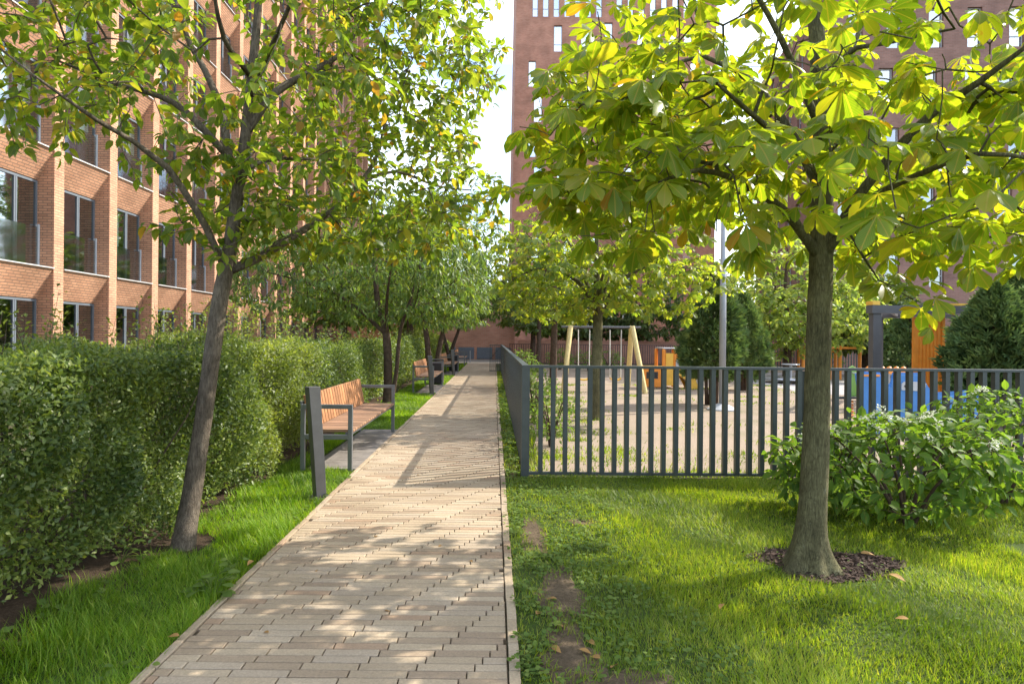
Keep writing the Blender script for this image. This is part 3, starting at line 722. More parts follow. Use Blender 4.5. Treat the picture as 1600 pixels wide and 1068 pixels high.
# ------------------------------------------------------------------ playground
def swing():
    r = thing('swing_set', 'wooden double swing with pale A-frame posts on the sand', 'swing', (2.95, 17.8, 0))
    zt = 1.80; xa, xb = 2.12, 3.83
    for x, lean in ((xa, -.28), (xb, .22)):
        for fy in (17.0, 18.6):
            m = MB(); m.tube([(x+lean*(1 if fy < 17.5 else .25), fy, -.1), (x, 17.8+(.05 if fy>17.8 else -.05), zt)], .07, 12); m.build('post', M['pinewood'], r, smooth=False)
    MB().tube([(xa-.25,17.8,zt-.02),(xb+.25,17.8,zt-.02)], .035, 12).build('crossbar', M['pergola'], r)
    for xs in (2.5, 3.38):
        s = MB()
        pts = [(xs-.15,.36),(xs-.1,.31),(xs,.295),(xs+.1,.31),(xs+.15,.36),(xs+.15,.39),(xs+.1,.345),(xs,.33),(xs-.1,.345),(xs-.15,.39)]
        s.prism(pts, 'y', 17.7, 17.9); o = s.build('seat', M['yellow'], r)
        for dx in (-.15,.15): MB().tube([(xs+dx,17.8,.37),(xs+dx*1.05,17.8,zt-.085)], .014, 6).build('rope', M['rope'], o)
swing()
def playhouse():
    r = thing('playhouse_slide', 'orange and yellow toddler playhouse with slide beyond the swing', 'playground slide', (5.2, 19.2, 0))
    Y = 18.9
    for x, y in ((5.02,Y),(5.35,Y),(5.02,Y+.9),(5.55,Y+.9),(5.72,Y)):
        MB().tube([(x,y,-.05),(x,y,1.12)], .055, 12).lathe([(.055,1.12),(.05,1.16),(.02,1.18)], (x,y,0), 12).build('post', M['orange'], r)
    MB().box(5.075,5.295,Y-.02,Y+.02,.1,1.05).build('panel', M['yellow'], r); MB().box(5.405,5.665,Y+.85,Y+.89,.45,1.02).build('panel', M['yellow'], r)
    MB().box(4.35,4.97,Y-.03,Y+.01,.05,.62).build('low_wall', M['orange'], r, bevel=.02)
    MB().box(4.34,4.98,Y-.06,Y+.04,.625,.68).build('wall_cap', M['yellow'], r)
    MB().box(4.5,4.62,Y-.036,Y-.031,.3,.5).box(4.72,4.84,Y-.036,Y-.031,.3,.5).build('wall_hole', M['black'], r)
    MB().box(4.97,5.75,Y+.06,Y+.84,.38,.44).build('platform', M['orange'], r)
    for y in (Y-.05, Y+.45):
        m = MB(); m.prism([(5.42,.42),(5.42,.95),(5.55,.92),(5.85,.55),(6.0,.12),(6.05,.0),(5.78,.0),(5.62,.3)], 'y', y-.025, y+.025); m.build('slide_side', M['yellow'], r)
    m = MB(); m.prism([(5.45,.46),(5.6,.46),(5.85,.14),(6.2,.06),(6.2,.04),(5.83,.11),(5.58,.43),(5.45,.43)], 'y', Y-.02, Y+.42); m.build('slide_bed', M['steel'], r)
    m = MB(); m.lathe([(.10,0),(.10,.02)], (0,0,0), 16); 
    m.v = [(5.385+x*.6+.03, Y-.08+z, .74+y*1.6) for x, y, z in m.v]; m.build('porthole', M['greyplas'], r)
    MB().box(5.0,5.8,Y-.06,Y+.96,1.185,1.21).build('roof_sheet', M['greyplas'], r)
playhouse()
def boat():
    r = thing('play_boat', 'blue panel play boat with orange trim behind the fence bars', 'play boat', (6.6, 10.2, 0))
    prof = [(5.78,0),(7.5,0),(7.62,.66),(7.3,.62),(6.95,.60),(6.80,.72),(6.68,.93),(6.24,.93),(6.20,.74),(6.10,.73),(6.02,.93),(5.64,.95),(5.70,.6)]
    for y, sx in ((10.0, 0), (10.85, .52)):
        MB().prism([(a+sx, b) for a, b in prof], 'y', y-.012, y+.012).build('hull_side', M['blue'], r)
    MB().prism([(5.85,10.013),(7.4,10.013),(7.9,10.837),(6.35,10.837)], 'z', .18, .22).build('deck', M['pinewood'], r)
    MB().box(5.66,6.02,9.975,10.025,.905,.935).build('trim', M['orange'], r)
    MB().prism([(6.36,.70),(6.72,.68),(6.74,.80),(6.70,.83),(6.40,.83),(6.36,.80)], 'y', 9.972, 9.987).build('bolt_plate', M['greyplas'], r)
    m = MB()
    for x in (6.42, 6.68): m.tube([(x,9.965,.76),(x,9.9715,.76)], .022, 10)
    m.build('bolt', M['black'], r)
    MB().prism([(5.84,10.013),(5.88,10.013),(6.38,10.837),(6.34,10.837)], 'z', .05, .9).build('prow_panel', M['blue'], r)
boat()
def pergola():
    r = thing('pergola_shelter', 'grey steel pergola with ribbed orange screen behind the play boat', 'pergola', (9.6, 14, 0))
    for x, y in ((8.33,14),(11.6,14),(9.95,16.6),(13.2,16.6)):
        MB().box(x-.09,x+.09,y-.09,y+.09,-.05,2.06).build('post', M['pergola'], r)
    MB().box(8.2,11.75,13.88,14.12,2.065,2.24).build('beam', M['pergola'], r); MB().box(9.82,13.35,16.48,16.72,2.065,2.24).build('beam', M['pergola'], r)
    m = MB()
    for k in range(9): m.bar((8.33+k*.4,14.125,2.16),(9.95+k*.4,16.475,2.16),.06,.12)
    m.build('rafter_row', M['pergola'], r)
    MB().box(8.2,8.36,13.87,14.13,2.245,2.33).build('end_cap', M['yellow'], r)
    MB().box(9.6,11.75,13.89,14.11,2.245,2.29).build('fascia', M['yellow'], r)
    m = MB(); m.box(9.28,9.34,14.16,14.22,.05,2.0); m.box(9.92,9.98,14.16,14.22,.05,2.0); m.box(9.34,9.92,14.17,14.21,1.92,2.0); m.box(9.34,9.92,14.17,14.21,.05,.13)
    k = 0
    while k < 7: m.box(9.345+k*.08,9.395+k*.08,14.175,14.205,.131,1.919); k += 1
    m.box(9.34,9.92,14.19,14.2,.131,1.919); m.build('screen', M['orange'], r, bevel=.004)
pergola()
def climber():
    r = thing('climbing_frame', 'orange tubular climbing frame with ladder near the dark green railings', 'climbing frame', (13.3, 24.5, 0))
    for x, y in ((11.6,24),(12.98,24),(13.35,25.0),(13.72,24),(11.9,25.0)):
        MB().tube([(x,y,-.1),(x,y,1.28 if y < 24.5 else 1.1)], .06, 10).build('post', M['orange'], r)
    MB().tube([(11.6,24,1.2),(13.72,24,1.2)], .045, 10).build('top_bar', M['orange'], r); MB().tube([(11.9,25,1.05),(13.35,25,1.05)], .04, 10).build('top_bar', M['orange'], r)
    for z in (.35,.6,.85): MB().tube([(12.4,24,z),(12.62,24,z)], .02, 8).build('rung', M['greyplas'], r)
    for x in (12.4,12.62): MB().tube([(x,24,0),(x,24,1.16)], .04, 8).build('ladder_side', M['orange'], r)
climber()
def rider():
    r = thing('spring_rider', 'small lime green spring rider behind the fence right of the chestnut trunk', 'spring rider', (6.65, 12.0, 0))
    MB().prism([(6.58,.42),(6.80,.42),(6.84,.92),(6.72,1.0),(6.60,.92)], 'y', 11.98, 12.02).build('body', M['limegreen'], r, bevel=.01)
    MB().box(6.40,6.98,11.9,12.1,.38,.415).build('seat', M['black'], r, bevel=.01)
    pts = [(6.68+.06*math.cos(a*.8),12+.06*math.sin(a*.8),.02+a*.0078) for a in range(46)]; MB().tube(pts, .012, 6).build('spring', M['orange'], r)
    MB().tube([(6.72,11.85,.86),(6.72,12.15,.86)], .014, 8).build('handle', M['greyplas'], r)
rider()
def roundabout():
    r = thing('roundabout', 'low round playground roundabout on grey rubber paving beyond the lamp post', 'roundabout', (10.2, 22, 0))
    MB().lathe([(.0,.1),(.85,.1),(.88,.13),(.85,.16),(0,.16)], (10.2,22,.02), 24).build('platform', M['steel'], r)
    MB().tube([(10.2,22,.0),(10.2,22,.62)], .05, 10).build('column', M['pole'], r)
    MB().lathe([(.28,.62),(.3,.64),(.28,.66)], (10.2,22,0), 18).build('wheel', M['greyplas'], r)
roundabout()
def seesaw():
    r = thing('rocker_toy', 'row of red orange balls on a rocking toy far behind the blue boat', 'play toy', (12.0, 20.0, 0))
    MB().box(11.6,12.9,19.95,20.05,.45,.52).build('beam', M['orange'], r); MB().box(12.1,12.3,19.9,20.1,0,.449).build('support', M['pole'], r)
    for k in range(6):
        MB().lathe([(.0,-.08),(.06,-.05),(.085,0),(.06,.05),(0,.08)], (11.7+k*.22,20,.605), 12).build('ball', M['orange'], r, smooth=True)
seesaw()
def lamp():
    x, y = 4.75, 13.3
    r = thing('lamp_post', 'tall grey round lamp post standing in front of a thuja on the playground', 'lamp post', (x,y,0))
    MB().tube([(x,y,.0),(x,y,2.2),(x,y,4.6)], [.068,.066,.05], 18).build('pole', M['pole'], r, smooth=True)
    MB().lathe([(.30,0),(.30,.03),(.10,.13),(.075,.14)], (x,y,0), 24).build('base', M['greyplas'], r)
    MB().lathe([(.05,4.6),(.22,4.62),(.24,4.68),(.2,4.72),(.03,4.75)], (x,y,0), 20).build('lantern', M['pole'], r)
lamp()

# ------------------------------------------------------------------ vegetation
def unit_rand(n): return nrm(rng.normal(size=(n,3)))
def in_ell(n, ells, zmin=0, shell=.35, ok=None):
    out = []; vol = np.array([e[3]*e[4]*e[5] for e in ells]); pr = vol**.7*np.array([e[6] if len(e) > 6 else 1. for e in ells]); pr = pr/pr.sum()
    while len(out) < n:
        e = ells[rng.choice(len(ells), p=pr)]; d = unit_rand(1)[0]; r = (shell+(1-shell)*rng.random())**(1/2.2)
        p = np.array(e[:3])+d*r*np.array(e[3:6])
        if p[2] < zmin: continue
        if ok and not ok(p): continue
        out.append(p)
    return np.array(out)
class Skel:
    def __init__(s): s.pos = []; s.par = []; s.rmin = []; s.chains = []; s.twigs = []
    def chain(s, pts, rads, parent=-1, sub=.12):
        ids = [parent] if parent >= 0 else []
        P = [Vector(p) for p in pts]; Q = []; RR = []
        for i in range(len(P)-1):
            k = max(1, int((P[i+1]-P[i]).length/sub))
            for j in range(k):
                t = j/k; p0, p1, p2, p3 = P[max(i-1,0)], P[i], P[i+1], P[min(i+2,len(P)-1)]
                q = .5*((2*p1)+(-p0+p2)*t+(2*p0-5*p1+4*p2-p3)*t*t+(-p0+3*p1-3*p2+p3)*t**3)
                Q.append(q); RR.append(rads[i]+(rads[i+1]-rads[i])*t)
        Q.append(P[-1]); RR.append(rads[-1]); pr = parent
        for q, r_ in zip(Q, RR):
            s.pos.append(np.array(q)); s.par.append(pr); s.rmin.append(r_); pr = len(s.pos)-1; ids.append(pr)
        s.chains.append((ids, 10)); return ids
    def nearest(s, p): return int(np.argmin(((np.array(s.pos)-np.array(p))**2).sum(1)))
    def attract(s, A, sag=.12, jit=.10, step=.13, skip_below=None):
        A = np.array(A); base = np.array(s.pos)
        d0 = np.array([np.sqrt(((base-a)**2).sum(1)).min() for a in A]); order = np.argsort(d0+rng.random(len(A))*.25)
        buf = np.zeros((len(s.pos)+len(A)*30, 3)); n = len(s.pos); buf[:n] = base
        block = np.zeros(len(buf)); 
        if skip_below is not None: block[:n] = np.where(base[:,2] < skip_below, 100., 0)
        for i in order:
            a = A[i]; dd = ((buf[:n]-a)**2).sum(1)+block[:n]; k = int(dd.argmin()); d = math.sqrt(((buf[k]-a)**2).sum())
            if d < .06: continue
            p0 = buf[k]; mid = (p0+a)/2+np.array([0,0,sag*d])+rng.normal(size=3)*jit*d; m = max(2, min(28, int(d/step))); pr = k; ids = [k]
            for j in range(1, m+1):
                t = j/m; q = (1-t)**2*p0+2*t*(1-t)*mid+t*t*a
                s.pos.append(q); s.par.append(pr); s.rmin.append(0); buf[n] = q; pr = n; ids.append(n); n += 1
            s.chains.append((ids, 5)); s.twigs.append(ids)
    def radii(s, tip, ex=2.35):
        n = len(s.pos); acc = np.zeros(n); r = np.zeros(n)
        for i in range(n-1, -1, -1):
            r[i] = max(acc[i]**(1/ex) if acc[i] > 0 else tip, tip)
            if s.par[i] >= 0: acc[s.par[i]] += r[i]**ex
        fin = np.where(np.array(s.rmin) > 0, np.array(s.rmin), r); 
        s.r = fin; return fin
    def mesh(s, jit=0):
        b = MB()
        for ids, n in s.chains:
            pts = [s.pos[i] for i in ids]; rr = [s.r[i] for i in ids]
            if len(ids) > 1 and s.rmin[ids[1]] == 0: rr[0] = min(rr[0], rr[1]*1.25)
            elif len(ids) > 1 and s.par[ids[1]] == ids[0]: rr[0] = rr[1]
            b.tube(pts, rr, n if max(rr) > .012 else 4, cap=False, jit=jit if n > 6 else 0)
        return b
    def sites(s, frac=.75, space=.06):
        P, D = [], []
        for ids in s.twigs:
            pts = np.array([s.pos[i] for i in ids]); seg = np.linalg.norm(np.diff(pts, axis=0), axis=1); cum = np.concatenate([[0],np.cumsum(seg)]); Lt = cum[-1]
            ts = np.arange(max(Lt*(1-frac), .0), Lt+1e-6, space)
            if len(ts) == 0 or ts[-1] < Lt-.02: ts = np.append(ts, Lt)
            for t in ts:
                i = min(np.searchsorted(cum, t, 'right')-1, len(seg)-1); f = (t-cum[i])/max(seg[i],1e-6)
                P.append(pts[i]*(1-f)+pts[i+1]*f); D.append((pts[i+1]-pts[i])/max(seg[i],1e-6))
        return np.array(P), np.array(D)
def simple_leaves(P, D, size, per=2, droop=.35, spread=1.0, upn=1.2):
    """leaves leaving a twig sideways, blades roughly facing up"""
    P = np.repeat(P, per, 0); D = np.repeat(D, per, 0); n = len(P)
    side = nrm(np.cross(D, np.array([0,0,1.])+rng.normal(size=(n,3))*.5)); sg = np.tile([1,-1,1], n)[:n][:,None]
    f = nrm(D*.55+side*sg*spread+rng.normal(size=(n,3))*.3+np.array([0,0,-droop])); nn = rng.normal(size=(n,3))*.5+np.array([0,0,upn])
    sz = size*(.65+.6*rng.random(n)); P = P+f*.03+rng.normal(size=(n,3))*.012
    return P, f, nn, sz
def palmate(P, D, size, petiole=.13):
    n = len(P); up = np.array([0,0,1.])
    out = nrm(D*.5+rng.normal(size=(n,3))*.75*np.array([1,1,.5])+np.array([0,0,.15]))
    C = P+out*petiole*(.6+.8*rng.random((n,1)))
    f = nrm(out*np.array([1,1,.35])+np.array([0,0,-.25])); N = nrm(up+rng.normal(size=(n,3))*.33); N = nrm(N-f*(N*f).sum(1,keepdims=True)); sd = np.cross(f, N)
    A, FW, NN, SC = [], [], [], []
    S = size*(.62+.55*rng.random(n)); droop = .08+.42*rng.random(n)
    for ang, k in ((0,1),(42,.93),(-42,.93),(84,.74),(-84,.74),(132,.5),(-132,.5)):
        a = R(ang)+rng.normal(size=n)*.08; d = f*np.cos(a)[:,None]+sd*np.sin(a)[:,None]; dr = (droop+rng.normal(size=n)*.14)[:,None]
        fw = nrm(d*np.cos(dr)-N*np.sin(dr)); A.append(C); FW.append(fw); NN.append(nrm(N*np.cos(dr)+d*np.sin(dr)+rng.normal(size=(n,3))*.12)); SC.append(S*k*(.92+.16*rng.random(n)))
    return np.concatenate(A), np.concatenate(FW), np.concatenate(NN), np.concatenate(SC), C
def limb(sk, px, rads):
    pts = [at(*p) for p in px]; k = sk.nearest(pts[0]); sk.chain([sk.pos[k]]+pts[1:], rads, k); 

def left_tree():
    Y = 4.45; base = gnd(287, 858)
    r = thing('leafy_tree', 'leaning grey trunked tree with small oval leaves in front of the hedge', 'tree', (base.x, base.y, 0))
    sk = Skel(); B = base
    tr = [B+Vector((-.02,0,-.06)), B+Vector((0,0,.05)), at(300,770,Y), at(318,650,Y), at(342,480,Y+.02), at(357,400,Y+.05), at(372,300,Y+.08), at(381,235,Y+.1), at(393,120,Y+.12), at(404,0,Y+.15), at(408,-150,Y+.2), at(420,-330,Y+.3)]
    sk.chain(tr, [.105,.080,.066,.060,.057,.050,.044,.040,.033,.027,.019,.01])
    limb(sk, [(352,430,Y),(322,355,Y-.1),(262,262,Y-.35),(210,222,Y-.5),(150,187,Y-.75),(56,120,Y-1.0)], [.024,.024,.02,.016,.012,.007])
    limb(sk, [(377,262,Y),(330,215,Y-.05),(270,160,Y),(180,130,Y+.1),(90,95,Y+.2)], [.028,.026,.02,.014,.007])
    limb(sk, [(376,240,Y),(345,170,Y+.2),(320,110,Y+.4),(290,50,Y+.6),(275,-60,Y+.8)], [.03,.028,.024,.018,.008])
    limb(sk, [(386,215,Y),(430,145,Y+.2),(500,105,Y+.5),(545,70,Y+.7),(585,-20,Y+.9)], [.030,.028,.022,.016,.008])
    limb(sk, [(352,435,Y),(400,405,Y+.15),(460,368,Y+.5),(524,326,Y+.9),(565,284,Y+1.15),(590,240,Y+1.3),(606,180,Y+1.45),(650,80,Y+1.7)], [.034,.032,.027,.024,.021,.016,.011,.006])
    limb(sk, [(565,284,Y+1.15),(620,268,Y+1.4),(680,290,Y+1.7),(735,297,Y+2.0)], [.016,.014,.01,.006])
    limb(sk, [(377,262,Y),(411,251,Y+.2),(470,248,Y+.4),(520,250,Y+.6)], [.016,.014,.01,.006])
    limb(sk, [(393,125,Y+.1),(350,60,Y-.3),(330,-40,Y-.6)], [.022,.016,.008])
    limb(sk, [(390,150,Y+.1),(430,60,Y-.4),(470,-30,Y-.8)], [.022,.016,.008])
    ells = [(-1.95,4.75,4.1,2.1,1.9,1.7),(-.95,5.7,3.35,1.15,1.4,1.2,1.4),(-3.0,3.9,3.35,.95,1.0,.75),(-1.5,4.9,2.55,1.25,.9,.35),(-.65,5.8,2.75,.9,1.1,.55),(-.75,5.6,4.1,.95,1.3,1.2,1.8),(-1.85,4.35,2.35,.5,.4,.45,3),(-1.35,4.7,2.28,.95,.6,.26,3),(-.75,5.2,2.35,.8,.7,.3,1.5),(-3.2,4.4,3.7,1.0,1.2,.6,2)]
    def ok(p):
        if p[1] < 2.7: return False
        u = CX+F*p[0]/p[1]; v = CY-F*(p[2]-EYE)/p[1]
        if u < 210 and v > 255: return False
        if u > 770+20*rng.random(): return False
        return v < (415 if u < 330 else 435)
    A = in_ell(1480, ells, 1.85, .25, ok); sk.attract(A, .10, .10, .13, 2.0); sk.radii(.0024)
    sk.mesh(.05).build('trunk', M['bark'], r, smooth=True)
    P, D = sk.sites(.65, .052); P, f, n, s = simple_leaves(P, D, .084, 3, .4)
    scatter('crown', T_OVATE, P, f, n, s, M['lf_ash'], r)
    return sk
left_tree()

def chestnut_front():
    Y = 4.07; B = gnd(1266, 892)
    r = thing('chestnut_tree', 'near horse chestnut with large palmate leaves and mossy trunk on the lawn', 'tree', (B.x, B.y, 0))
    sk = Skel()
    tr = [B+Vector((0,0,-.05)), B+Vector((0,0,.06)), at(1266,845,Y), at(1270,790,Y), at(1275,690,Y), at(1280,500,Y), at(1284,380,Y), at(1286,270,Y+.02), at(1282,150,Y+.05), at(1275,40,Y+.1), at(1262,-110,Y+.15), at(1258,-330,Y+.2)]
    sk.chain(tr, [.088,.088,.086,.083,.078,.071,.07,.057,.054,.045,.03,.012])
    limb(sk, [(1280,400,Y),(1240,345,Y-.1),(1200,310,Y-.25),(1150,280,Y-.45),(1090,266,Y-.65),(1030,285,Y-.9)], [.034,.030,.024,.019,.013,.007])
    limb(sk, [(1284,290,Y),(1250,232,Y+.1),(1195,150,Y+.2),(1150,110,Y+.25),(1100,88,Y+.3),(1010,116,Y+.3)], [.034,.032,.026,.02,.015,.008])
    limb(sk, [(1100,88,Y+.3),(1085,0,Y+.4),(1075,-90,Y+.5)], [.014,.011,.007])
    limb(sk, [(1284,400,Y),(1335,315,Y-.15),(1400,235,Y-.3),(1465,170,Y-.45),(1530,128,Y-.6),(1620,60,Y-.8)], [.036,.030,.027,.024,.018,.008])
    limb(sk, [(1285,330,Y),(1302,260,Y-.1),(1305,100,Y-.2),(1387,67,Y-.4),(1492,45,Y-.6)], [.024,.020,.016,.012,.006])
    limb(sk, [(1284,395,Y),(1350,320,Y-.3),(1430,275,Y-.7),(1530,240,Y-1.0),(1620,250,Y-1.2)], [.026,.022,.017,.012,.006])
    limb(sk, [(1283,390,Y),(1320,340,Y+.5),(1400,290,Y+1.1),(1450,250,Y+1.7)], [.03,.024,.018,.007])
    limb(sk, [(1283,350,Y),(1230,280,Y+.6),(1130,250,Y+1.3),(1040,240,Y+1.9)], [.03,.024,.016,.007])
    limb(sk, [(1284,280,Y),(1200,200,Y-.6),(1120,130,Y-1.0)], [.024,.016,.007])
    limb(sk, [(1284,200,Y),(1330,80,Y+.5),(1390,-60,Y+1.0)], [.026,.018,.008])
    limb(sk, [(1283,210,Y),(1220,60,Y-.2),(1150,-60,Y-.3)], [.026,.018,.008])
    ells = [(2.1,4.3,3.5,2.0,1.9,1.75),(2.2,4.1,2.45,2.15,1.6,.75),(.95,4.1,2.6,.85,.9,.75),(3.4,4.0,2.5,1.1,1.0,.75),(1.2,3.4,2.5,.75,.5,.4),(.75,4.0,2.75,.75,.8,.65)]
    def ok(p):
        if p[1] < 2.75: return False
        u = CX+F*p[0]/p[1]; v = CY-F*(p[2]-EYE)/p[1]
        if u < 805 or u > 1740: return False
        if u < 1010 and v < 160-.75*(u-800): return False
        lim = 350 if u < 1150 else 365 if u < 1330 else 440 if u < 1500 else 400
        return v < lim
    A = in_ell(680, ells, 1.75, .3, ok); A[:,2] = np.round((A[:,2]+.10*np.hypot(A[:,0]-2,A[:,1]-4.1))/.36)*.36-.10*np.hypot(A[:,0]-2,A[:,1]-4.1)+rng.normal(size=len(A))*.05; sk.attract(A, .10, .10, .14, 2.05); sk.radii(.0034)
    sk.mesh(.035).build('trunk', M['bark_green'], r, smooth=True)
    P, D = sk.sites(.5, .10); P, f, n, s, C = palmate(P, D, .162)
    scatter('crown', T_CHEST, P, f, n, s, M['lf_chest'], r)
    rb = MB(); n = 40; zs = [-.06,0,.04,.09,.15,.22,.30,.40,.48]; vv = []; ff = []
    lob = [(15,.9),(75,.45),(150,.55),(205,1.0),(262,.6),(318,.75)]
    for z in zs:
        t = max(0, 1-max(z,0)/.46); pc = at(1266,890,Y).lerp(at(1266,845,Y), min(1,max(z,0)/.19)) if z < .19 else at(1266,845,Y).lerp(at(1271,780,Y), min(1,(z-.19)/.26))
        for k in range(n):
            th = 2*math.pi*k/n; m_ = sum(q*math.exp(-((math.degrees(th)-a+180)%360-180)**2/(2*17**2)) for a, q in lob)
            rr = .082+.010*t+.026*t**2.5+m_*(.115*t**4.2+.014*t*t)+random.uniform(-.0015,.0015); vv.append((pc.x+rr*math.cos(th), pc.y+rr*math.sin(th), z))
    for i in range(len(zs)-1):
        for k in range(n): ff.append((i*n+k, i*n+(k+1)%n, (i+1)*n+(k+1)%n, (i+1)*n+k))
    rb.add(vv, ff); rb.build('root_flare', M['bark_green'], r, smooth=True)
chestnut_front()

def volume_tree(name, label, base, stems, ells, ntw, leaf, tip, mat, bark, tpl, space=.09, per=2, frac=.6, group=None, zmin=1.0, chest=False, skip=1.2, droop=.4, step=.2, ok=None):
    r = thing(name, label, 'tree', (base[0], base[1], 0), group); sk = Skel(); b = Vector((base[0], base[1], 0))
    for pts, rads in stems: sk.chain([b+Vector(p) for p in pts], rads, -1 if not sk.pos or pts[0][2] < .1 else sk.nearest(b+Vector(pts[0])))
    E = [(base[0]+e[0], base[1]+e[1], *e[2:]) for e in ells]
    sk.attract(in_ell(ntw, E, zmin, .3, ok), .08, .1, step, skip); sk.radii(tip)
    sk.mesh(.04).build('trunk', bark, r, smooth=True)
    P, D = sk.sites(frac, space)
    if chest: P, f, n, s, _ = palmate(P, D, leaf, .12)
    else: P, f, n, s = simple_leaves(P, D, leaf, per, droop)
    scatter('crown', tpl, P, f, n, s, mat, r); return r
# second chestnut on the playground sand
volume_tree('chestnut_tree', 'smaller yellowing chestnut standing on the sand behind the fence', (1.83,11.5), [
    ([(0,0,-.05),(.0,0,.1),(.02,0,1.0),(.03,0,1.85),(.02,.1,2.8),(0,.1,4.0)], [.14,.115,.10,.085,.05,.02]),
    ([(.03,0,1.8),(.35,-.1,2.4),(.9,-.2,2.75),(1.5,-.3,2.7)], [.045,.04,.025,.01]), ([(.03,0,1.8),(-.3,-.2,2.4),(-.9,-.3,2.7),(-1.5,-.2,2.5)], [.045,.04,.025,.01]),
    ([(.03,0,1.85),(.3,.3,2.7),(.6,.8,3.4)], [.04,.03,.012]), ([(.03,0,1.85),(-.25,.3,2.8),(-.5,.9,3.5)], [.04,.03,.012]), ([(.03,0,1.85),(0,-.6,2.5),(.1,-1.3,2.8)], [.035,.025,.01])],
    [(0,0,3.1,1.9,1.7,1.35),(1.1,-.2,2.45,1.3,1.0,.65),(-.8,-.2,2.4,1.0,1.0,.6)], 560, .165, .004, M['lf_chest2'], M['bark_green'], T_CHEST, .17, zmin=1.75, chest=True, skip=1.8)
CHG = 'young chestnuts in the playground'
volume_tree('chestnut_tree', 'slim chestnut behind the left post of the swing', (1.75,19.0), [([(0,0,-.05),(.03,0,1.4),(.05,0,2.4),(.05,0,4.2)], [.12,.10,.07,.02])],
    [(0,0,3.2,1.9,1.8,1.5)], 300, .17, .005, M['lf_chest2'], M['bark_dark'], T_CHEST, .22, zmin=1.5, chest=True, skip=1.4, group=CHG)
volume_tree('chestnut_tree', 'slim chestnut near the far corner of the path fence', (1.9,27.5), [([(0,0,-.05),(.03,0,1.6),(.05,0,4.6)], [.13,.10,.02])],
    [(0,0,3.6,2.1,2.0,1.9)], 260, .2, .006, M['lf_far'], M['bark_dark'], T_CHEST, .26, zmin=1.5, chest=True, skip=1.4, group=CHG)
# small trees along the left of the path
volume_tree('small_tree', 'bushy tree with forked dark stems beyond the nearest bench', (-2.33,14.0), [
    ([(0,0,-.05),(.02,0,.5),(-.03,0,1.5),(-.25,0,2.4),(-.3,0,4.2)], [.11,.095,.085,.06,.02]), ([(.1,0,.05),(.2,0,.7),(.28,0,1.6),(.55,-.1,2.4),(.8,0,3.4)], [.05,.045,.04,.03,.012]),
    ([(-.03,0,1.5),(-.8,-.2,2.2),(-1.7,-.3,2.6),(-2.5,-.4,2.8)], [.045,.04,.025,.01]), ([(-.03,0,1.5),(.1,-.7,2.3),(.3,-1.3,3.0)], [.04,.03,.012])],
    [(-.2,0,3.2,2.0,1.8,1.6),(-2.0,-.2,2.8,1.7,1.2,1.1),(1.0,.2,2.8,1.3,1.3,1.15)], 1150, .15, .004, M['lf_cherry'], M['bark_dark'], T_NARROW, .075, 3, .75, zmin=1.35, skip=1.2, droop=.75)
volume_tree('small_tree', 'tree with three pale stems behind the second bench', (-2.15,22.5), [
    ([(-.12,0,-.05),(-.2,0,1.3),(-.4,0,2.6),(-.5,0,4.4)], [.11,.10,.07,.02]), ([(.1,0,0.),(.25,0,1.2),(.6,0,2.6),(.9,0,4.0)], [.10,.09,.06,.02])],
    [(0,0,3.9,2.2,1.8,2.2),(.9,-.5,2.9,1.4,1.3,1.3),(-1.2,0,3.0,1.5,1.3,1.1)], 900, .18, .005, M['lf_cherry'], M['bark_dark'], T_NARROW, .1, 3, .75, zmin=1.3, skip=1.1, droop=.75, step=.25)
volume_tree('small_tree', 'dark forked tree near the third bench', (-2.1,30.5), [
    ([(0,0,-.05),(-.1,0,.8),(-.4,0,2.0),(-.6,0,4.6)], [.11,.10,.08,.02]), ([(0,0,.02),(.1,0,.9),(.5,0,2.2),(.8,0,4.4)], [.10,.09,.06,.02])],
    [(0,0,5.3,2.6,2.0,3.7),(1.3,-.4,3.6,1.4,1.2,1.6)], 1100, .22, .006, M['lf_cherry'], M['bark_dark'], T_NARROW, .13, 3, .75, zmin=1.5, skip=1.1, droop=.7, step=.3)
# trees further off
FG = 'trees beyond the playground'
def far_tree(label, x, y, h, rx, mat='lf_far', n=420, leaf=.26, zb=1.2, group=FG, tpl=T_OVATE):
    volume_tree('broadleaf_tree', label, (x,y), [([(0,0,-.05),(.05,0,h*.3),(-.05,0,h*.6),(0,0,h*.92)], [.16,.13,.09,.02])],
        [(0,0,(h+zb)/2,rx,rx*.95,(h-zb)/2),(rx*.35,-.3,zb+(h-zb)*.32,rx*.8,rx*.8,(h-zb)*.3),(-rx*.4,0,zb+(h-zb)*.35,rx*.75,rx*.7,(h-zb)*.3)],
        n, leaf, .006, M[mat], M['bark_dark'], tpl, .19, 3, .8, zmin=zb, skip=zb*.6, droop=.5, group=group, step=.4)
far_tree('pale green spreading tree between the lamp post and the chestnut trunk', 11.2, 24.5, 5.4, 3.3, 'lf_pale', 1000, .22, .8)
far_tree('pale leafy tree left of the grey pergola post', 15.6, 27.0, 4.6, 2.2, 'lf_pale', 560, .22, .9)
far_tree('dark leafy tree behind the brick wall left of the thujas', 8.6, 38.6, 5.2, 3.0, 'lf_far', 420, .3, 1.3)
far_tree('dark green tree behind the swing crossbar', 4.6, 39.0, 5.0, 3.0, 'lf_far', 420, .3, 1.3)
far_tree('leafy tree hanging over the far path end railings', 2.0, 33.5, 5.6, 2.1, 'lf_cherry', 380, .26, 1.5)
far_tree('grey green tree behind the pergola and orange screen', 15.5, 26.5, 4.2, 2.3, 'lf_far', 380, .24, .8)
far_tree('tall tree behind the low garage roof left of the path', -5.2, 36.0, 8.5, 2.8, 'lf_cherry', 560, .3, 1.5)
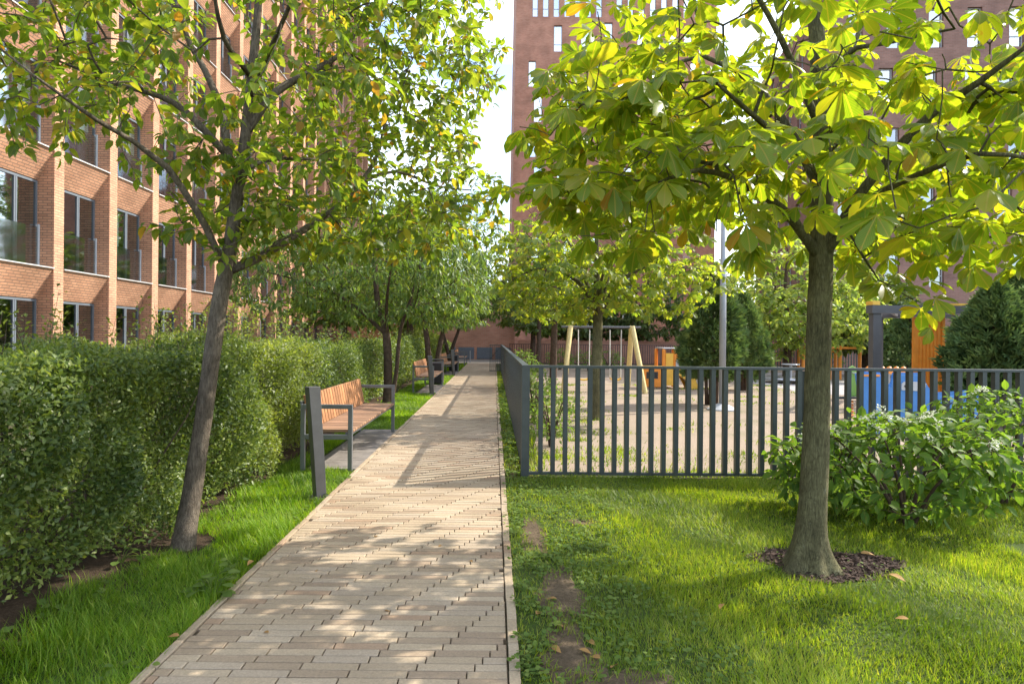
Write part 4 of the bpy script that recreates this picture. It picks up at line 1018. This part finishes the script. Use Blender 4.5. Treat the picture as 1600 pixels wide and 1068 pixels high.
far_tree('tall green tree over the left hedge near the ramp', -6.6, 28.0, 6.0, 2.2, 'lf_cherry', 480, .24, 1.6)
far_tree('slender tree rising behind the second bench', -3.4, 25.5, 7.2, 1.9, 'lf_cherry', 460, .22, 2.0)

# thujas
def spray_tpl():
    v, f, u = [], [], []
    for a, l in ((0,1),(30,.8),(-30,.8),(58,.55),(-58,.55)):
        a = R(a); d = np.array([math.sin(a), math.cos(a)]); p = np.array([d[1], -d[0]])*.085; o = len(v)
        st = np.array([0,.12*abs(math.sin(a))])
        for q, z in ((st-p*.4,0),(st+d*l*.6-p,.05),(st+d*l,-.06),(st+d*l*.6+p,.05),(st+p*.4,0)): v.append((q[0],q[1],z)); u.append((.5,.5))
        f.append((o,o+4,o+3,o+2,o+1)[::-1])
    return np.array(v, float), f, np.array(u, float)
T_SPRAY = spray_tpl()
def thuja(label, x, y, h, rad, z0=.35, n=2600, size=.17, group='clipped thujas around the playground'):
    r = thing('thuja', label, 'conifer', (x,y,0), group)
    MB().tube([(x,y,-.05),(x+.02,y,h*.5),(x,y,h*.93)], [.08,.05,.01], 8).tube([(x+.1,y,-.05),(x+.14,y,h*.4)], [.05,.02], 6).tube([(x-.09,y+.05,-.05),(x-.14,y,h*.4)], [.045,.02], 6).build('trunk', M['bark_dark'], r, smooth=True)
    t = rng.random(n)**1.15; a = rng.random(n)*2*math.pi; lob = 1+.16*np.sin(a*3+t*7+x)+.12*np.sin(a*7-t*13)+rng.normal(size=n)*.05
    prof = np.where(t < .2, .72+1.4*t, 1.0-(np.clip(t-.2,0,1)/.8)**1.9*.90)*rad*lob; ins = 1-.45*rng.random(n)**2.2
    z = z0+t*(h-z0); o = np.stack([np.cos(a),np.sin(a),np.zeros(n)],1)
    P = np.stack([x+prof*ins*np.cos(a), y+prof*ins*np.sin(a), z+rng.normal(size=n)*.03],1)
    fw = o*.75+np.array([0,0,.55])+rng.normal(size=(n,3))*.35; tang = np.stack([-np.sin(a),np.cos(a),np.zeros(n)],1)
    nn = tang*.6*np.sign(rng.normal(size=(n,1)))+o*.5+rng.normal(size=(n,3))*.5+np.array([0,0,.4])
    scatter('crown', T_SPRAY, P, fw, nn, size*(.7+.6*rng.random(n)), M['lf_thuja'], r)
thuja('dark thuja right behind the grey lamp post', 4.87, 14.3, 3.0, .60, .62, 3400)
thuja('narrow thuja just right of the lamp post further back', 7.15, 18.5, 2.75, .66, .35, 2600)
thuja('rounded thuja under the pergola beam left of the orange screen', 14.6, 22.5, 2.6, .85, .45, 2600, .2)
thuja('large thuja right of the orange screen', 8.83, 11.3, 2.4, .68, .25, 4200, .17)
thuja('thuja at the right edge of the playground behind the fence', 9.6, 11.4, 2.35, .8, .2, 3600, .17)
thuja('tall thuja rising behind the two large thujas at the right', 10.5, 12.9, 2.85, .65, .3, 3200, .18)

# hedges
def hedge(label, x0, x1, y0, y1, h, n, size, mat, shoots=0, shoot_mat=None, group='hedges along the left side', lump=.11):
    r = thing('hedge', label, 'hedge', ((x0+x1)/2,(y0+y1)/2,0), group)
    b = MB(); y = y0+.1
    while y < y1-.05:                                    # woody stems
        for x in np.linspace(x0+.2, x1-.38, 4):
            p = Vector((x+random.uniform(-.1,.1), y+random.uniform(-.1,.1), -.03)); pts = [p]; d = Vector((random.uniform(-.3,.3),random.uniform(-.3,.3),1))
            for k in range(4): pts.append(pts[-1]+d*h*.22+Vector((random.uniform(-.07,.07),random.uniform(-.07,.07),0)))
            b.tube(pts, [.011,.009,.007,.005,.002], 4, cap=False)
            for q in range(3):
                s_ = pts[random.randrange(1,4)]; e = s_+Vector((random.uniform(-.25,.3),random.uniform(-.25,.25),random.uniform(.1,.3))); b.tube([s_,e], [.005,.002], 3, cap=False)
        y += .16
    b.build('stems', M['core'], r)
    # leaves in a layer along top, front, ends; sparser inside
    def lumpf(p): return lump*(np.sin(p[:,1]*3.1+p[:,2]*4)+np.sin(p[:,1]*7.3-p[:,2]*6.1+1.3)*.6+np.sin(p[:,1]*1.3)*.7)
    k = int(n*.55); Pf = np.stack([np.full(k,x1), y0+(y1-y0)*rng.random(k), .06+(h-.06)*rng.random(k)**.85],1)
    low = np.clip((.35-Pf[:,2])/.35,0,1)
    Pf[:,0] += lumpf(Pf)-.30*rng.random(k)**1.5-.05*low-.10*np.clip((Pf[:,2]-h+.25)/.25,0,1)**2
    kt = int(n*.28); Pt = np.stack([x0+(x1-x0)*rng.random(kt), y0+(y1-y0)*rng.random(kt), np.full(kt,h)],1); Pt[:,2] += lumpf(Pt[:,[2,1,0]])*.6-.22*rng.random(kt)**1.6
    ke = int(n*.08); Pe = np.stack([x0+(x1-x0)*rng.random(ke), np.where(rng.random(ke)<.5,y0,y1)+rng.normal(size=ke)*.08, .06+(h-.06)*rng.random(ke)],1)
    ki = n-k-kt-ke; Pi = np.stack([x0+(x1-x0)*rng.random(ki), y0+(y1-y0)*rng.random(ki), .1+(h-.1)*rng.random(ki)],1)
    P = np.concatenate([Pf,Pt,Pe,Pi]); Nn = np.concatenate([np.tile([.8,0,.6],(k,1)),np.tile([.2,0,1],(kt,1)),np.tile([.4,-.6,.6],(ke,1)),np.tile([0.3,0,.9],(ki,1))])+rng.normal(size=(n,3))*.55
    fw = np.concatenate([np.tile([.55,0,.15],(k,1)),np.tile([.0,0,.55],(kt,1)),np.tile([0,-.3,.2],(ke,1)),np.tile([.1,0,.2],(ki,1))])+rng.normal(size=(n,3))*.65
    scatter('foliage', T_SMALL, P, fw, Nn, size*(.55+.8*rng.random(n)), mat, r)
    if shoots:
        P, D = [], []; b = MB()
        for i in range(shoots):
            p = Vector((random.uniform(x0,x1-.1), random.uniform(y0,y1), h-.05)); L_ = random.uniform(.12,.5)*(1.5 if random.random()<.12 else 1); d = Vector((random.uniform(-.25,.25),random.uniform(-.25,.25),1)).normalized(); e = p+d*L_
            b.tube([p,p.lerp(e,.5)+Vector((random.uniform(-.02,.02),0,0)),e], [.0022,.0018,.001], 4, cap=False)
            for t in np.arange(.15, 1.0, .035/L_): P.append(p.lerp(e,t)); D.append(d)
        kind(b.build('shoot_stems', M['core'], r), 'stuff')
        P, f, nn, s = simple_leaves(np.array(P), np.array(D), size*1.15, 2, -.25); kind(scatter('shoot_leaves', T_SMALL, P, f, nn, s, shoot_mat or mat, r), 'stuff')
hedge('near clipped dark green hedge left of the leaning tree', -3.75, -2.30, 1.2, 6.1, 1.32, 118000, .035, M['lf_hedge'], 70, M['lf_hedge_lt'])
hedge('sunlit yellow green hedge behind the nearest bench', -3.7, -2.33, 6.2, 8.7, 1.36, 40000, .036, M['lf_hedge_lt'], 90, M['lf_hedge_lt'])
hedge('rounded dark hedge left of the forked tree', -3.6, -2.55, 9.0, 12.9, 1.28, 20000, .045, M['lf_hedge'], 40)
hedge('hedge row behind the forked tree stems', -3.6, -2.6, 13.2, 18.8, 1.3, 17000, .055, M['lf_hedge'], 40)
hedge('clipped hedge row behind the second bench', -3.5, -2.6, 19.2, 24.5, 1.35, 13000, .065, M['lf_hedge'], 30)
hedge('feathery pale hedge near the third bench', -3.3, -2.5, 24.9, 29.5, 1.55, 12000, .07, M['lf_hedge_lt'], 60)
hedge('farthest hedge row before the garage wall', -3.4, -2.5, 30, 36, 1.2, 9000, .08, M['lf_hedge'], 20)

# flowering shrubs
def shrub(name, label, x, y, rx, ry, h, nst, leaf, mat, flowers=0, tpl=T_OVATE, zmin=.12, space=.055, group=None):
    r = thing(name, label, 'shrub', (x,y,0), group); sk = Skel()
    for k in range(7):
        a = 2*math.pi*k/7+random.random()*.6; d = Vector((math.cos(a)*rx*.6, math.sin(a)*ry*.6, 0))
        sk.chain([Vector((x+d.x*.08,y+d.y*.08,-.03)), Vector((x+d.x*.4,y+d.y*.4,h*.35)), Vector((x+d.x,y+d.y,h*.72))], [.016,.012,.006], -1, .1)
    A = in_ell(nst, [(x,y,h*.52,rx,ry,h*.46)], zmin, .45); sk.attract(A, .12, .12, .09); sk.radii(.0018)
    for i, p in enumerate(sk.rmin): pass
    sk.mesh().build('stems', M['bark_dark'], r, smooth=True)
    P, D = sk.sites(.7, space); P2, f, n, s = simple_leaves(P, D, leaf, 2, .3); scatter('foliage', tpl, P2, f, n, s, mat, r)
    if flowers:
        tops = A[np.argsort(-(A[:,2]-.35*A[:,1]+rng.random(len(A))*.35))][:flowers]; first = None
        for t in tops:
            if first is None:
                PP = np.array([np.array(t)+unit_rand(1)[0]*np.array([.05,.05,.03])*rng.random()**.5 for q in range(40)]); m = len(PP)
                first = scatter('flower_head', T_ROUND, PP, rng.normal(size=(m,3))+[0,0,.3], rng.normal(size=(m,3))*.6+[0,-.3,1], .015*(.6+.8*rng.random(m)), M['flower'], r)
                for v in first.data.vertices: v.co -= Vector(t)-Vector((x,y,0))
                o = first
            else: o = first.copy(); col.objects.link(o); o.parent = r
            o.location = Vector(t)-Vector((x,y,0))+Vector((0,0,.03)); o.rotation_euler = (random.gauss(0,.3),random.gauss(0,.3),random.uniform(0,6)); o.scale = (random.uniform(.7,1.2),)*3
    return r
shrub('flowering_shrub', 'leafy shrub with white flower heads behind the chestnut trunk', 3.3, 5.1, .9, .68, .93, 430, .095, M['lf_shrub'], 14)
shrub('flowering_shrub', 'low spreading shrub with white blooms at the foot of the fence', 2.78, 5.45, .42, .4, .74, 170, .09, M['lf_shrub'], 8)
shrub('leafy_shrub', 'dense pale green shrub at the right edge before the fence', 4.55, 5.75, .8, .6, 1.05, 420, .085, M['lf_shrub'], 3)
shrub('leafy_shrub', 'bright shrub inside the fence corner next to the path', .78, 8.6, .32, .9, .92, 150, .06, M['lf_weed'], 0, T_SMALL, group='shrubs inside the path fence')
shrub('leafy_shrub', 'bright shrub further along inside the path fence', .72, 11.5, .3, 1.2, 1.05, 170, .07, M['lf_weed'], 0, T_SMALL, group='shrubs inside the path fence')
shrub('leafy_shrub', 'distant pale shrub inside the path fence near the gate', .8, 17.5, .4, 2.5, 1.2, 180, .09, M['lf_weed'], 0, T_SMALL, space=.09, group='shrubs inside the path fence')
for i, (x, y, lab) in enumerate(((4.3,29,'low shrub clump behind the right swing seat'),(5.6,31,'pointed low shrub left of the orange playhouse'),(3.1,30,'low green shrub behind the left swing seat'),(12.0,29,'low shrub in front of the green railings left of the trunk'),(15.2,29.2,'low shrub by the green railings under the round thuja'))):
    shrub('leafy_shrub', lab, x, y, .75, .6, 1.0, 70, .13, M['lf_weed'], 0, T_SMALL, space=.1, group='low shrubs along the far railings')

# mulch bed around the near chestnut
def mulch():
    c = gnd(1285, 888); pts = []
    for k in range(40):
        a = 2*math.pi*k/40; q = 1+.16*math.sin(3*a+1)+.10*math.sin(5*a)+random.uniform(-.10,.10); pts.append((c.x+.06+math.cos(a)*.44*q, c.y+.06+math.sin(a)*.30*q))
    sheet('mulch_bed', pts, .010, M['mulch'])
    n = 1500; a = rng.random(n)*6.283; q = np.sqrt(rng.random(n))*1.02*(1+.16*np.sin(3*a+1)+.10*np.sin(5*a))*np.where(rng.random(n) < .06, 1.25, 1)
    P = np.stack([c.x+.06+np.cos(a)*.42*q, c.y+.06+np.sin(a)*.29*q, .012+.03*rng.random(n)*(1-q*.5)],1)
    kind(scatter('mulch_chips', T_SMALL, P, rng.normal(size=(n,3))*[1,1,.25], rng.normal(size=(n,3))*.5+[0,0,1], np.stack([.03*(.5+rng.random(n)),.035*(.5+rng.random(n)),.03*np.ones(n)],1), M['mulch'], smooth=False), 'stuff')
mulch()
# bare dirt patches in the strip by the path
for cx, cy, a, b_ in ((.36,2.95,.13,.34),(.40,3.65,.13,.42),(.30,4.75,.09,.45),(.7,5.05,.12,.09),(.55,2.6,.28,.18)):
    sheet('bare_patch', [(cx+math.cos(t)*a*(1+.28*math.sin(3*t+cx*9)+random.uniform(-.2,.2)), cy+math.sin(t)*b_*(1+.25*math.sin(4*t+cy)+random.uniform(-.2,.2))) for t in np.linspace(0,6.28,46)[:-1]], .0055+.0004*cx, M['dirt'])
DIRT = [(.36,2.95,.09,.22),(.40,3.65,.10,.30),(.30,4.75,.07,.35),(.7,5.05,.09,.06),(.55,2.6,.2,.12)]

# grass
def grass(name, x0, x1, y0, y1, dens, hgt, wid, mat, keep=None, lean=.35):
    n = int((x1-x0)*(y1-y0)*dens); x = x0+(x1-x0)*rng.random(n); y = y0+(y1-y0)*rng.random(n); k = np.ones(n, bool)
    if keep is not None: k &= keep(x, y)
    x, y = x[k], y[k]; n = len(x)
    cl = .75+.35*np.sin(x*5.1+1.7*np.sin(y*3.3))*np.sin(y*4.3+x*2.1)
    P = np.stack([x,y,np.full(n,.002)],1); a = rng.random(n)*6.283; swirl = np.stack([np.cos(2.2*np.sin(x*2.7+y*1.9)),np.sin(2.2*np.sin(x*2.7+y*1.9))],1)
    dxy = (np.stack([np.cos(a),np.sin(a)],1)*.8+swirl*.55)*lean*(.4+1.2*rng.random((n,1)))
    fw = np.concatenate([dxy, np.ones((n,1))],1); nn = np.concatenate([-dxy+rng.normal(size=(n,2))*.2, np.full((n,1),.1)],1); nn = np.concatenate([dxy*1.0, np.full((n,1),-.4)],1)
    hh = hgt*(.45+.9*rng.random(n))*cl; ww = wid*(.6+.8*rng.random(n))
    return kind(scatter(name, T_BLADE, P, fw, nn, np.stack([ww,hh,hh],1), mat), 'stuff')
def not_pad(x, y): return ~(((y > 6.9) & (y < 9.97) | (y > 16.35) & (y < 19.45) | (y > 24.35) & (y < 27.4)) & (x > -2.06))
def left_keep(x, y):
    edge = -2.31+.06*np.sin(y*5)+.12*np.clip(1-abs(y-4.4)/1.0,0,1)
    near = ((x+2.12)/.20)**2+((y-4.4)/.22)**2 > 1
    return not_pad(x,y) & near & (x > edge-.04*rng.normal(size=len(x)))
PL = PXL-.035
grass('grass', -2.45, PL, 2.2, 5.2, 9000, .115, .0042, M['grass_l'], left_keep, .65)
grass('grass', -2.4, PL, 5.2, 10.5, 5500, .085, .006, M['grass_l'], left_keep, .5)
grass('grass', -2.5, PL, 10.5, 22, 2200, .085, .009, M['grass_l'], not_pad, .5)
grass('grass', -2.5, PL, 22, 36, 900, .09, .014, M['grass_l'], not_pad, .5)
mc = gnd(1285, 888)
def dirtd(x, y):
    d = np.full(len(x), 9.)
    for cx, cy, a, b_ in DIRT: d = np.minimum(d, ((x-cx)/a)**2+((y-cy)/b_)**2)
    return d
def right_keep(x, y):
    m = ((x-mc.x-.06)/.43)**2+((y-mc.y-.06)/.29)**2 > .8+.6*rng.random(len(x))+.3*np.sin(3*np.arctan2(y-mc.y-.06,x-mc.x-.06)+1)
    thin = np.where(x < .95, .35+.5*np.clip((x-.35)/.6,0,1), 1.)
    return m & (dirtd(x,y) > .35+1.9*rng.random(len(x))**1.5) & (rng.random(len(x)) < thin)
grass('grass', PXR+.06, 3.6, 2.3, 4.6, 9500, .062, .0038, M['grass_r'], right_keep, .45)
grass('grass', PXR+.06, 5.6, 4.6, 6.66, 6500, .06, .0048, M['grass_r'], right_keep, .45)
grass('grass', PXR+.06, .60, 6.7, 28, 1300, .075, .008, M['grass_r'], lambda x, y: rng.random(len(x)) < .8)
def sand_tufts():
    n = 115; c = np.stack([.7+8.5*rng.random(n)**1.4, 6.75+15*rng.random(n)**1.5],1); c[:30] = np.stack([.7+7*rng.random(30), 6.74+.1*rng.random(30)],1); c[30:60] = np.stack([.7+1.0*rng.random(30), 7.5+10*rng.random(30)],1)
    k = rng.integers(30, 190, n); sp = .06+.22*rng.random(n); P = np.concatenate([c[i]+rng.normal(size=(k[i],2))*sp[i]*[1.5,1] for i in range(n)]); P = P[(P[:,1] > 6.72) & (P[:,0] > .4)]; m = len(P)
    d = rng.normal(size=(m,2))*.35; hh = .05*(.5+rng.random(m))
    kind(scatter('sand_grass', T_BLADE, np.concatenate([P,np.full((m,1),.003)],1), np.concatenate([d,np.ones((m,1))],1), np.concatenate([d,np.full((m,1),-.4)],1), np.stack([(.007+.0012*P[:,1]*.6)*np.ones(m),hh,hh],1), M['grass_r']), 'stuff')
sand_tufts()
# weeds in the strip between path and lawn
def weeds(name, x0, x1, y0, y1, dens, size, mat, keep):
    n = int((x1-x0)*(y1-y0)*dens); c = np.stack([x0+(x1-x0)*rng.random(n), y0+(y1-y0)*rng.random(n)],1); c = c[keep(c[:,0],c[:,1])]; n = len(c); k = 5
    P = np.repeat(np.concatenate([c,np.full((n,1),.012)],1),k,0); a = rng.random(n*k)*6.283; z = rng.random(n*k)
    st = np.stack([np.cos(a),np.sin(a),np.zeros(n*k)],1); P = P+st*(.012+.03*rng.random((n*k,1)))+np.stack([0*z,0*z,.035*z],1)
    kind(scatter(name, T_ROUND, P, st+np.array([0,0,.25])+rng.normal(size=(n*k,3))*.2, rng.normal(size=(n*k,3))*.3+[0,0,1], size*(.6+.8*rng.random(n*k)), mat), 'stuff')
weeds('ground_cover', PXR+.055, 1.15, 2.3, 6.66, 430, .022, M['lf_weed'], lambda x, y: (dirtd(x,y) > .5+1.3*rng.random(len(x))) & (rng.random(len(x)) < np.clip(1.15-(x-.1)/1.0, .0, 1)) & (np.sin(x*9+y*4)*np.sin(y*5.3) > -.55))
weeds('ground_cover', PXR+.06, .34, 6.7, 20, 160, .045, M['lf_weed'], lambda x, y: rng.random(len(x)) < .8)
weeds('ground_cover', 1.0, 3.4, 2.4, 6.5, 30, .017, M['lf_weed'], lambda x, y: rng.random(len(x)) < .8)
weeds('ground_cover', -2.3, PL, 2.4, 6.5, 26, .035, M['lf_weed'], lambda x, y: (x < -2.05) | (x > -1.6))
# a broad leaved weed at the path edge
def broad_weed(label, x, y, n, size):
    r = thing('broadleaf_weed', label, 'weed', (x,y,0)); b = MB(); P, f, nn = [], [], []
    for k in range(n):
        a = random.uniform(0,6.28); d = Vector((math.cos(a), math.sin(a), 0)); e = Vector((x,y,0))+d*random.uniform(.03,.11)+Vector((0,0,random.uniform(.04,.13)))
        b.tube([(x,y,0),Vector((x,y,0)).lerp(e,.6)+Vector((0,0,.02)),e], .002, 4); P.append(e); f.append((d.x,d.y,.1)); nn.append((random.gauss(0,.3),random.gauss(0,.3),1))
    b.build('stems', M['lf_weed'], r); scatter('leaves', T_ROUND, P, f, nn, [size*random.uniform(.7,1.3) for _ in P], M['lf_weed'], r)
q = gnd(332, 935); broad_weed('broad leaved weed growing over the left path edging', q.x, q.y, 16, .07)
q = gnd(385, 905); broad_weed('small weed between the grass and the left path edging', q.x-.05, q.y, 8, .05)
q = gnd(190, 880); broad_weed('broad leaved weed at the foot of the dark hedge', q.x, q.y, 9, .06)
# dry leaves lying about
def dry(px, py, s, label, group, z=.03):
    p = gnd(px, py); a = random.uniform(0,6.28)
    o = scatter('dry_leaf', T_OVATE, [(p.x,p.y,p.z+z)], [(math.cos(a),math.sin(a),.1)], [(random.gauss(0,.3),random.gauss(0,.3),1)], [s], M['dryleaf']); tag(o, label, 'leaf', group)
for px, py in ((1345,872),(1388,905),(1295,860)): dry(px, py, .10, 'rust red dry leaf lying on the dark mulch', 'rust leaves on the mulch', .035)
for px, py in ((905,1020),(880,985),(940,1035),(870,940),(915,1005),(862,1015),(838,965),(955,1050)): dry(px, py, .06, 'dry brown leaf lying in the weedy strip beside the path', 'dry leaves beside the path', .02)
for px, py in ((280,1013),(395,890),(1420,985),(1130,960)): dry(px, py, .06, 'single dry tan leaf caught in the grass', 'dry leaves in the grass', .06)
for px, py in ((590,842),(495,898),(690,856),(420,995),(735,880),(600,960),(655,745)): dry(px, py, .035, 'tiny scrap of dry leaf on the pavers', 'leaf scraps on the pavers', .024)
